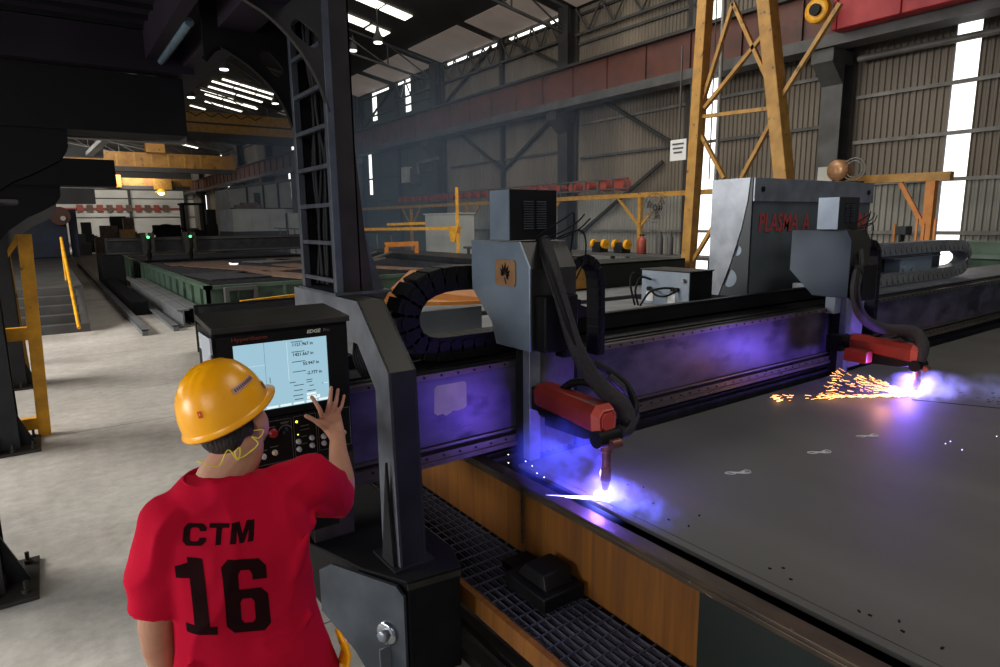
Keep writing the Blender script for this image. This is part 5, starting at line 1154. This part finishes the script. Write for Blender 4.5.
smoke('smoke_plume', 'white violet smoke cloud around the farther torch tip', (5.34, 1.93, .89), (.75, .60, .22), 5, (.75, .8, 1), (.38, .36, 1.0), 15, (5.22, 2.0, .86), 11, 2.5, .55)
smoke('smoke_puff', 'pale smoke drifting right along the plate from the farther torch', (5.85, 1.5, .86), (1.2, 1.0, .14), 5, (.7, .8, 1), (.4, .42, 1.0), 2, (5.3, 1.9, .86), 7, 7., .8)
# thin bluish haze in the middle of the hall
m, nt, N, L = _mat('hall haze'); out = N.new('ShaderNodeOutputMaterial'); v = N.new('ShaderNodeVolumePrincipled'); L.new(v.outputs[0], out.inputs['Volume'])
v.inputs['Density'].default_value = .010; v.inputs['Color'].default_value = (.55, .68, .85, 1); v.inputs['Emission Color'].default_value = (.35, .52, .75, 1); v.inputs['Emission Strength'].default_value = .0012
tmesh('hall_haze', MB().box((9.0, 16, .2), (19.3, 44, 7.2)), m, 'thin bluish haze hanging in the hall behind the cable tower', 'haze', kind='stuff')
# ================================================================== WORKER
def remeshed(name, mb, mt, parent, voxel, smooth_it=4, cut=None):
    me = bpy.data.meshes.new('tmp'); me.from_pydata(mb.v, [], mb.f)
    bm = bmesh.new(); bm.from_mesh(me); bmesh.ops.recalc_face_normals(bm, faces=bm.faces); bm.to_mesh(me); bm.free()
    ob = bpy.data.objects.new('tmp', me); COL.objects.link(ob)
    r = ob.modifiers.new('r', 'REMESH'); r.mode = 'VOXEL'; r.voxel_size = voxel; r.use_smooth_shade = True
    s = ob.modifiers.new('s', 'SMOOTH'); s.iterations = smooth_it; s.factor = .5
    dg = bpy.context.evaluated_depsgraph_get(); res = bpy.data.meshes.new_from_object(ob.evaluated_get(dg))
    bpy.data.objects.remove(ob)
    L = WL[parent.name]; res.transform(Matrix.Translation(-L)); res.name = name
    res.materials.clear(); res.materials.append(M[mt] if isinstance(mt, str) else mt)
    res.polygons.foreach_set('use_smooth', [True] * len(res.polygons))
    o = bpy.data.objects.new(name, res); link(o, parent); WL[o.name] = L; return o
def V(x, y, z): return Vector((x, y, z))
def limb(mb, pts, rs, n=18, sub=6):
    P = [Vector(p) for p in pts]
    mb.ball(P[0], rs[0] * .98, n); mb.ball(P[-1], rs[-1] * .98, n)
    return mb.tube(P, rs, n, sub=sub)
PX, PY = .315, 1.66      # body centre line
wk = thing('worker', 'person seen from behind in red numbered shirt and yellow helmet touching the screen', 'person', (PX, PY, 0))
SHL, SHR = V(.163, 1.66, 1.425), V(.515, 1.665, 1.445)
ELR, WRR = V(.685, 1.875, 1.262), V(.764, 2.085, 1.405)
ELL, WRL = V(.118, 1.665, 1.175), V(.135, 1.76, .94)
# head frame: facing about az 17 deg (to the right), rolled
az = math.radians(42)
hf = V(math.cos(az), math.sin(az), .27).normalized()      # forward
hl = V(-math.sin(az), math.cos(az), 0)
hu = hf.cross(hl).normalized(); 
R0 = Matrix.Rotation(math.radians(-13), 3, hf)
hl, hu = R0 @ hl, R0 @ hu
HR = Matrix((hf, hl, hu)).transposed()                      # columns: forward, left, up
HC = at(231, 415, y=1.70)                                   # head centre (brow level)
def HP(a, b, c): return HC + hf * a + hl * b + hu * c
b = MB()
# torso under the shirt
b.loft([(V(PX, PY, .90), V(.155, 0, 0), V(0, .10, 0), 2.4), (V(PX, PY, 1.05), V(.145, 0, 0), V(0, .095, 0), 2.4), (V(PX, PY, 1.25), V(.165, 0, 0), V(0, .105, 0), 2.4), (V(PX, PY, 1.40), V(.165, 0, 0), V(0, .09, 0), 2.4), (V(PX, PY, 1.46), V(.12, 0, 0), V(0, .065, 0), 2.2)])
NB = V(PX - .02, PY + .005, 1.44)
limb(b, [NB, NB + V(0, .01, .06), HP(-.03, 0, -.09), HP(-.02, 0, -.03)], [.070, .062, .060, .060])
b.ball(HP(-.012, 0, .03), .088, 20, (1.04, .84, 1.10), HR)          # skull
b.ball(HP(.035, 0, -.055), .058, 18, (1.0, .90, 1.05), HR)         # jaw
b.ball(HP(.062, 0, -.095), .024, 12, (1, 1.1, .9), HR)              # chin
b.add([HP(.085, -.008, .005), HP(.085, .008, .005), HP(.112, .015, -.036), HP(.112, -.015, -.036), HP(.085, -.016, -.045), HP(.085, .016, -.045), HP(.119, 0, -.034)], [(0, 1, 6), (1, 2, 6), (2, 3, 6), (3, 0, 6), (0, 4, 5, 1), (1, 5, 2), (0, 3, 4), (2, 5, 4, 3)])
b.ball(HP(.078, 0, .018), .03, 12, (.55, 1.7, .45), HR)             # brow
b.ball(HP(.088, 0, -.062), .018, 12, (.7, 1.3, .35), HR); b.ball(HP(.085, 0, -.073), .017, 12, (.7, 1.2, .4), HR)
for s in (1, -1): b.ball(HP(-.005, s * .082, -.022), .030, 14, (.75, .32, 1.08), HR); b.ball(HP(.004, s * .082, -.040), .014, 10, (.8, .5, 1), HR)
# arms
limb(b, [SHR, SHR.lerp(ELR, .5) + V(0, 0, -.005), ELR], [.050, .046, .041]); limb(b, [ELR, ELR.lerp(WRR, .35) + V(.006, -.004, -.004), ELR.lerp(WRR, .75), WRR], [.041, .042, .032, .0265])
limb(b, [SHL, SHL.lerp(ELL, .5), ELL], [.052, .047, .040]); limb(b, [ELL, ELL.lerp(WRL, .35), ELL.lerp(WRL, .75), WRL], [.040, .041, .031, .026])
# legs
for s in (-1, 1):
    limb(b, [V(PX + s * .085, PY, .92), V(PX + s * .095, PY + .01, .50), V(PX + s * .10, PY - .02, .12)], [.085, .058, .042]); limb(b, [V(PX + s * .10, PY - .03, .06), V(PX + s * .11, PY + .15, .035)], [.04, .03])
# right hand on the screen, fingers spread
S = CY - .006
pc = V(.760, 2.120, 1.455)
W_ = WRR
b.loft([(W_, V(.028, -.004, .0), V(0, .018, -.008), 2.2), (W_ + V(-.003, .016, .022), V(.034, 0, .004), V(0, .015, -.004), 2.6), (V(.757, 2.118, 1.450), V(.040, 0, .006), V(0, .013, -.002), 3), (V(.753, 2.124, 1.478), V(.041, 0, .008), V(0, .011, 0), 3), (V(.751, 2.126, 1.490), V(.036, 0, .009), V(0, .008, 0), 2.6)], 22)
def finger(mb, pts, r0, r1): limb(mb, pts, [r0, (r0 + r1) / 2, r1 * 1.02, r1], 12, sub=5)
b2 = b
finger(b2, [V(.727, 2.122, 1.475), V(.716, 2.112, 1.510), V(.706, 2.124, 1.537), V(.699, S - .006, 1.553)], .0100, .0076)       # index, bent to the glass
finger(b2, [V(.745, 2.124, 1.483), V(.754, 2.118, 1.525), V(.762, 2.124, 1.553), V(.768, 2.130, 1.577)], .0102, .0078)       # middle
finger(b2, [V(.765, 2.124, 1.484), V(.777, 2.119, 1.520), V(.786, 2.126, 1.545), V(.793, 2.132, 1.566)], .0098, .0074)       # ring
finger(b2, [V(.781, 2.124, 1.478), V(.797, 2.120, 1.505), V(.807, 2.126, 1.523), V(.814, 2.132, 1.540)], .0088, .0066)       # little
finger(b2, [V(.742, 2.112, 1.435), V(.715, 2.108, 1.458), V(.693, 2.118, 1.478), V(.672, 2.130, 1.492)], .0135, .0086)       # thumb
# left hand hanging, relaxed
hd = V(.01, .10, -.25).normalized(); hx_ = V(1, 0, 0)
b.loft([(WRL, V(.017, 0, 0), V(0, .027, .01), 2.2), (WRL + hd * .03, V(.015, 0, 0), V(0, .036, .012), 2.8), (WRL + hd * .085, V(.013, 0, 0), V(0, .040, .014), 3)], 20)
for i in range(4):
    o_ = WRL + hd * .082 + V(0, .029 - .019 * i, .010 - .006 * i); ln = (.070, .078, .072, .056)[i]
    finger(b, [o_, o_ + hd * ln * .45 + V(.004, 0, 0), o_ + hd * ln * .75 + V(.014, -.004, 0), o_ + hd * ln * .9 + V(.028, -.01, 0)], .0096 - .0005 * i, .0076)
finger(b, [WRL + hd * .02 + V(.008, .025, 0), WRL + hd * .05 + V(.018, .045, 0), WRL + hd * .075 + V(.022, .052, 0), WRL + hd * .10 + V(.024, .050, 0)], .0125, .0086)
body = remeshed('body', b, 'skin', wk, .0042, 3)
# finger nails and eyes
for s in (1, -1):
    make('eye', MB().ball(HP(.078, s * .030, -.004), .011, 12), 'label', wk); make('iris', MB().ball(HP(.0855, s * .030, -.004), .0052, 10), 'hair', wk)
q = MB()
hair = MB().ball(HP(-.022, 0, .032), .091, 22, (1.0, .86, 1.02), HR).ball(HP(-.062, 0, -.028), .052, 18, (.72, 1.18, .9), HR)
for s in (1, -1): hair.ball(HP(-.035, s * .062, -.015), .030, 12, (.9, .5, 1.2), HR)
remeshed('hair', hair, 'hair', wk, .007, 3)
# shirt
sh = MB()
sh.loft([(V(PX + .048, PY, .88), V(.212, 0, 0), V(0, .135, 0), 2.5), (V(PX + .034, PY - .002, .98), V(.198, 0, 0), V(0, .128, 0), 2.5), (V(PX + .012, PY - .005, 1.10), V(.180, 0, 0), V(0, .118, 0), 2.5),
         (V(PX + .006, PY - .008, 1.22), V(.176, 0, 0), V(0, .120, 0), 2.5), (V(PX + .006, PY - .008, 1.32), V(.180, 0, 0), V(0, .122, 0), 2.6), (V(PX + .008, PY - .004, 1.40), V(.180, 0, -.0), V(0, .110, 0), 2.6), (V(PX + .008, PY, 1.455), V(.155, 0, 0), V(0, .085, 0), 2.3), (V(PX - .015, PY + .002, 1.505), V(.118, 0, 0), V(0, .074, 0), 2.1), (V(PX - .024, PY + .004, 1.528), V(.082, 0, 0), V(0, .069, 0), 2.0)], 36)
limb(sh, [V(PX + .08, PY, 1.455), SHR + V(.0, .0, .012)], [.055, .070]); limb(sh, [V(PX - .08, PY, 1.455), SHL + V(0, 0, .012)], [.055, .068])
def sleeve(a, e, t, r0, r1, tag_):
    d = (e - a).normalized(); end = a + d * t
    sh.ball(a, r0, 18)
    sh.cone(a, a + d * t * .55, r0, (r0 + r1) / 2 + .002, 24); sh.cone(a + d * t * .55, end, (r0 + r1) / 2 + .002, r1, 24)
sleeve(SHR + V(-.005, 0, .0), ELR + V(.005, 0, .01), .255, .075, .069, 'r')
sleeve(SHL + V(.008, 0, .0), ELL + V(-.004, 0, 0), .22, .075, .070, 'l')
# folds: soft ridges
random.seed(9)
for (a, c, r) in (((.47, 1.54, 1.36), (.40, 1.55, 1.20), .014), ((.475, 1.56, 1.12), (.36, 1.548, 1.02), .012), ((.48, 1.57, 1.02), (.40, 1.55, .95), .012), ((.17, 1.56, 1.10), (.24, 1.546, .98), .012), ((.53, 1.62, 1.38), (.60, 1.72, 1.30), .012), ((.50, 1.60, 1.34), (.52, 1.65, 1.44), .012)):
    a = V(*a); c = V(*c); limb(sh, [a, a.lerp(c, .5) + V(0, .002, 0), c], [r * .5, r, r * .4], 10, 4)
shirt = remeshed('shirt', sh, 'shirt', wk, .0075, 3)
from mathutils import noise as NZ
_L = WL[shirt.name]; shirt.data.update()
NRM = [v.normal.copy() for v in shirt.data.vertices]
for v, vn in zip(shirt.data.vertices, NRM):
    p = v.co + _L
    w_ = 1.0 - .55 * math.exp(-((p.x - PX) / .10) ** 2) * (1 if 1.12 < p.z < 1.42 else .3)
    a_ = NZ.noise(Vector((p.x * 7 + p.z * 3, p.y * 5, p.z * 4 - p.x * 4))); b_ = NZ.noise(Vector((p.x * 16, p.y * 10, p.z * 9 + p.x * 8 + 5)))
    f_ = (1 - abs(a_) * 2.2); v.co += vn * (w_ * (.012 * f_ * abs(f_) + .005 * b_) - .004)
shirt.data.update()
# neckline band
q = MB().tube([V(PX - .024 + .078 * math.cos(a), PY + .004 + .065 * math.sin(a), 1.524 + .006 * math.sin(a)) for a in np.linspace(0, 2 * PI, 30)], .006, 8); make('collar', q, 'shirt', wk)
# printed letters projected onto the back
L = WL[shirt.name]; bvh = BVHTree.FromPolygons([v.co + L for v in shirt.data.vertices], [list(p.vertices) for p in shirt.data.polygons])
def printed(name, polys):
    """polys: MB in x,z plane; projected along +y onto the shirt"""
    me = bpy.data.meshes.new(name); me.from_pydata(polys.v, [], polys.f)
    bm = bmesh.new(); bm.from_mesh(me); bmesh.ops.triangulate(bm, faces=bm.faces)
    for _ in range(6):
        es = [e for e in bm.edges if e.calc_length() > .009]
        if not es: break
        bmesh.ops.subdivide_edges(bm, edges=es, cuts=1); bmesh.ops.triangulate(bm, faces=[f for f in bm.faces if len(f.verts) > 3])
    for v in bm.verts:
        hit = bvh.ray_cast(Vector((v.co.x, 1.2, v.co.z)), Vector((0, 1, 0)))
        if hit[0] is not None: v.co = hit[0] + hit[1].normalized() * (.0012 if hit[1].y < 0 else -.0012)
        v.co -= L
    bm.to_mesh(me); bm.free(); me.materials.append(M['print_'])
    for p in me.polygons: p.use_smooth = True
    o = bpy.data.objects.new(name, me); link(o, shirt); WL[o.name] = L
def flat(poly, y=1.3, mb=None, holes=[]):
    return plate2d(poly, holes, (0, y, 0), X_, Z_, 0, mb)
# place: CTM and 16 (measured on the back plane)
c0 = at(184, 542, y=1.54); c1_ = at(253, 532, y=1.54)
lu = Vector((c1_.x - c0.x, c1_.z - c0.z)); lw = lu.length; lu.normalize()
GL = {'C': [(0, .2), (.18, 0), (.82, 0), (1, .2), (1, .36), (.70, .36), (.70, .28), (.62, .20), (.38, .20), (.30, .28), (.30, .72), (.38, .80), (.62, .80), (.70, .72), (.70, .64), (1, .64), (1, .8), (.82, 1), (.18, 1), (0, .8)],
      'T': [(.36, 0), (.64, 0), (.64, .78), (1, .78), (1, 1), (0, 1), (0, .78), (.36, .78)],
      'M': [(0, 0), (.24, 0), (.24, .62), (.40, 0), (.60, 0), (.76, .62), (.76, 0), (1, 0), (1, 1), (.66, 1), (.50, .42), (.34, 1), (0, 1)]}
for g_, o_, w_ in (('C', 0, .31), ('T', .345, .27), ('M', .645, .355)):
    hh_ = .047
    P_ = [(c0.x + lu.x * (o_ + a * w_) * lw + (lu.x * .10 * b_ - lu.y * b_) * hh_, c0.z - .026 + lu.y * (o_ + a * w_) * lw + (lu.x * b_) * hh_) for a, b_ in GL[g_]]
    printed('back_letter', flat(P_))
def digit(o, u, w, k):
    q = MB()
    if k == '1': P = [(.30, 0), (1.0, 0), (1.0, .12), (.82, .12), (.82, 1), (.48, 1), (.48, .93), (.18, .86), (.18, .72), (.48, .74), (.48, .12), (.30, .12)]; H_ = []
    else:
        P = [(.16, 0), (.84, 0), (1, .10), (1, .50), (.84, .60), (.34, .60), (.34, .80), (.40, .86), (.60, .86), (.66, .80), (.66, .72), (1, .72), (1, .90), (.84, 1), (.16, 1), (0, .90), (0, .10)]
        H_ = [[(.34, .18), (.40, .13), (.60, .13), (.66, .18), (.66, .42), (.60, .47), (.40, .47), (.34, .42)]]
    f = lambda a, b_: (o[0] + u[0] * a * w[0], o[1] + u[1] * a * w[0] + b_ * w[1])
    return plate2d([f(*p) for p in P], [[f(*p) for p in h] for h in H_], (0, 1.3, 0), X_, Z_, 0, q)
a1 = at(181, 642, y=1.53); a2 = at(272, 630, y=1.53); ux = (a2 - a1); hgt = 1.12 * (at(228, 558, y=1.54).z - at(228, 628, y=1.53).z)
un = Vector((ux.x, ux.z)).normalized(); wd = ux.length
printed('number_print', digit((a1.x - .006, a1.z), un, (wd * .43, hgt), '1')); printed('number_print', digit((a1.x + ux.x * .50, a1.z + ux.z * .5), un, (wd * .50, hgt), '6'))
# trousers, shoes
tr_ = MB().loft([(V(PX, PY, .78), V(.16, 0, 0), V(0, .115, 0), 2.4), (V(PX, PY, .90), V(.17, 0, 0), V(0, .12, 0), 2.4), (V(PX, PY, 1.0), V(.16, 0, 0), V(0, .108, 0), 2.4)])
for s in (-1, 1): limb(tr_, [V(PX + s * .085, PY, .85), V(PX + s * .095, PY + .01, .5), V(PX + s * .10, PY - .02, .09)], [.095, .075, .062])
remeshed('trousers', tr_, 'trousers', wk, .012, 4)
for s in (-1, 1):
    q = MB().loft([(V(PX + s * .10, PY - .075, .045), V(.032, 0, 0), V(0, 0, .044), 2.6), (V(PX + s * .10, PY - .02, .055), V(.042, 0, 0), V(0, 0, .054), 2.6), (V(PX + s * .108, PY + .09, .04), V(.048, 0, 0), V(0, 0, .039), 2.6), (V(PX + s * .113, PY + .19, .027), V(.036, 0, 0), V(0, 0, .026), 2.4)], 20)
    make('shoe', q, 'leather', wk)
# ---------------- helmet (child of the worker) in head frame
hm = MB(); n = 48; rows = 16
HB = HP(-.010, 0, .018)        # rim plane centre
def helm(t, ph):
    """t 0 rim .. 1 top; ph angle from forward"""
    c, s = math.cos(ph), math.sin(ph)
    th = t * PI / 2
    rx, ry, rz = .120, .103, .134
    k_ = math.cos(th) ** .86; 
    x = rx * c * k_; y = ry * s * k_; z = rz * math.sin(th) ** .95 if t > 0 else 0
    return x, y, z
vs = []
for i in range(rows + 1):
    for j in range(n):
        ph = 2 * PI * j / n; x, y, z = helm(i / rows, ph)
        ridge = 0
        for yy in (-.034, -.012, .012, .034):
            ridge += .0045 * math.exp(-((y - yy) / .0055) ** 2)
        ridge *= max(0, min(1, (z - .045) / .04)); z += ridge
        vs.append(HB + hf * x + hl * y + hu * z)
hm.add(vs, [(i * n + j, i * n + (j + 1) % n, (i + 1) * n + (j + 1) % n, (i + 1) * n + j) for i in range(rows) for j in range(n)], True)
# rim flare and peak
prev = [HB + hf * helm(0, 2 * PI * j / n)[0] + hl * helm(0, 2 * PI * j / n)[1] for j in range(n)]
rim = []; rim2 = []
for j in range(n):
    ph = 2 * PI * j / n; c, s = math.cos(ph), math.sin(ph); pk = max(0, c) ** 2.2
    e = .007 + .042 * pk
    rim.append(HB + hf * ((.120 + e) * c) + hl * ((.103 + .008 + .006 * pk) * s) - hu * (.012 + .006 * pk)); rim2.append(rim[-1] - hu * .004 - hf * c * .002 - hl * s * .002)
inner = [HB + hf * (.117 * math.cos(2 * PI * j / n)) + hl * (.100 * math.sin(2 * PI * j / n)) - hu * .008 for j in range(n)]
hm.add(prev + rim + rim2 + inner, [(k * n + j, k * n + (j + 1) % n, (k + 1) * n + (j + 1) % n, (k + 1) * n + j) for k in range(3) for j in range(n)], True)
hat = make('helmet', hm, 'hatyellow', wk)
def on_helm(t, ph, off=.002):
    x, y, z = helm(t, ph); x2, y2, z2 = helm(t, ph + .02); x3, y3, z3 = helm(t + .02, ph)
    p = HB + hf * x + hl * y + hu * z; p2 = HB + hf * x2 + hl * y2 + hu * z2; p3 = HB + hf * x3 + hl * y3 + hu * z3
    nrm = (p2 - p).cross(p3 - p).normalized()
    if nrm.dot(p - HB) < 0: nrm = -nrm
    return p + nrm * off, nrm
# sticker strip on the right side, badge at the back, slot near the peak
def patch(t0, t1, p0, p1, off, nt=3, npn=14):
    q = MB(); vs = [on_helm(t0 + (t1 - t0) * i / nt, p0 + (p1 - p0) * j / npn, off)[0] for i in range(nt + 1) for j in range(npn + 1)]
    return q.add(vs, [(i * (npn + 1) + j, i * (npn + 1) + j + 1, (i + 1) * (npn + 1) + j + 1, (i + 1) * (npn + 1) + j) for i in range(nt) for j in range(npn)], True)
make('sticker', patch(.27, .35, -1.95, -1.20, .0018), mat('pinkish sticker', (.55, .33, .28), .4), hat)
q = MB()
for j in range(11):
    a0 = -1.90 + j * .062; vs = [on_helm(t, p_, .0026)[0] for t, p_ in ((.288, a0), (.288, a0 + .035), (.332, a0 + .035), (.332, a0))]; q.add(vs, [(0, 1, 2, 3)])
make('sticker_lettering', q, mat('sticker letters', (.10, .04, .05), .5), hat)
make('badge', patch(.20, .28, -2.86, -2.77, .002, 2, 4), mat('red badge', (.55, .05, .02), .4), hat)
make('badge_mark', patch(.225, .255, -2.83, -2.80, .003, 1, 2), 'hatyellow', hat)
make('slot', patch(.05, .15, -1.02, -.80, .0022, 2, 5), mat('helmet slot', (.30, .12, .01), .5), hat)
make('headband', MB().tube([HB - hu * .016 + hf * (.090 * math.cos(a)) + hl * (.080 * math.sin(a)) - hf * .01 for a in np.linspace(0, 2 * PI, 30)], .008, 8), 'leather', hat)
# ear plug cord hanging round the nape
ea = HP(-.002, -.090, -.028)
cp = [ea, ea + V(.018, -.006, -.008), ea + V(.012, -.01, -.022), ea + V(-.006, -.012, -.02), ea + V(.004, -.014, -.045), at(236, 457, y=1.60), at(226, 462, y=1.585), at(226, 452, y=1.585), at(229, 461, y=1.58), at(216, 463, y=1.58), at(206, 466, y=1.583), at(199, 460, y=1.60), at(196, 451, y=1.63)]
cp = [at(250, 431, y=1.63), at(263, 430, y=1.62), at(259, 438, y=1.61), at(252, 437, y=1.61), at(258, 444, y=1.605), at(246, 455, y=1.60), at(238, 458, y=1.595), at(235, 452, y=1.59), at(240, 448, y=1.588), at(238, 460, y=1.587), at(228, 450, y=1.585), at(219, 466, y=1.583), at(206, 464, y=1.585), at(197, 461, y=1.60)]
make('ear_plug_cord', MB().tube(cp, .0016, 6, sub=8), 'cord', wk)
# yellow glove tucked at right hip
q = MB()
g0 = at(338, 632, y=1.62); g1 = at(346, 652, y=1.62); g2_ = at(343, 668, y=1.62)
q.loft([(g0, V(.006, 0, 0), V(0, .02, 0), 2.2), (g0.lerp(g1, .5) + V(.004, 0, 0), V(.011, 0, 0), V(0, .03, 0), 2.4), (g1, V(.009, 0, 0), V(0, .030, 0), 2.4), (g2_, V(.010, 0, 0), V(0, .034, 0), 2.4), (g2_ + V(-.01, 0, -.06), V(.010, 0, 0), V(0, .03, 0), 2.4)], 18)
tmesh('work_glove', q, 'hatyellow', 'yellow glove tucked at the right hip of the red shirt', 'glove')
# ================================================================== LIGHT
w = bpy.data.worlds.new('world'); SC.world = w; w.use_nodes = True
bg = w.node_tree.nodes['Background']; bg.inputs[0].default_value = (.66, .74, .90, 1); bg.inputs[1].default_value = .26
def area(name, loc, target, size, power, col, sy=None):
    l = bpy.data.lights.new(name, 'AREA'); l.energy = power; l.color = col; l.shape = 'RECTANGLE'; l.size = size; l.size_y = sy or size
    o = bpy.data.objects.new(name, l); COL.objects.link(o); o.location = loc
    o.rotation_euler = (Vector(target) - Vector(loc)).to_track_quat('-Z', 'Y').to_euler(); return o
def point(name, loc, power, col, r=.02):
    l = bpy.data.lights.new(name, 'POINT'); l.energy = power; l.color = col; l.shadow_soft_size = r
    o = bpy.data.objects.new(name, l); COL.objects.link(o); o.location = loc; return o
area('left_bay_daylight', (-11, 13, 7.5), (2, 10, 0), 9, 3500, (1, .965, .91), 6)
area('left_side_fill', (-6, 2.2, 2.0), (1.0, 2.4, 1.3), 3, 260, (.92, .97, 1), 2)  # low light added to brighten faces turned left; its source is unseen
area('rear_door_daylight', (-4, -5, 5), (1.0, 3, 1.2), 3, 170, (1, .96, .92), 3)
area('plate_fill', (7, -1, 10.5), (6, .5, .8), 5, 400, (1, .97, .88), 6)  # overhead light added to brighten the steel plate
area('mid_bay_skylight', (11, 14, 10.5), (13, 16, 0), 7, 900, (1, .95, .86), 10)
area('far_bay_skylight', (5, 70, 11), (6, 80, 0), 10, 1800, (1, .95, .86), 14)
area('far_wall_fill', (6, 99, 10), (8, 113, 2), 14, 1900, (1, .97, .9), 5)  # added light aimed at the far wall to brighten it
point('arc_light', (2.1, 2.12, .93), 40, (.24, .12, 1.0), .03)
point('arc_light', (5.27, 2.03, .95), 36, (.24, .14, 1.0), .04)
point('spark_light', (4.75, 2.0, .9), 2.0, (1, .42, .15), .05)
SC.view_settings.view_transform = 'Standard'; SC.view_settings.look = 'None'; SC.view_settings.exposure = 0.14; SC.view_settings.gamma = 0.91
SC.cycles.use_denoising = True; SC.cycles.max_bounces = 6; SC.cycles.volume_bounces = 0; SC.cycles.caustics_reflective = False; SC.cycles.caustics_refractive = False
SC.cycles.sample_clamp_indirect = 4
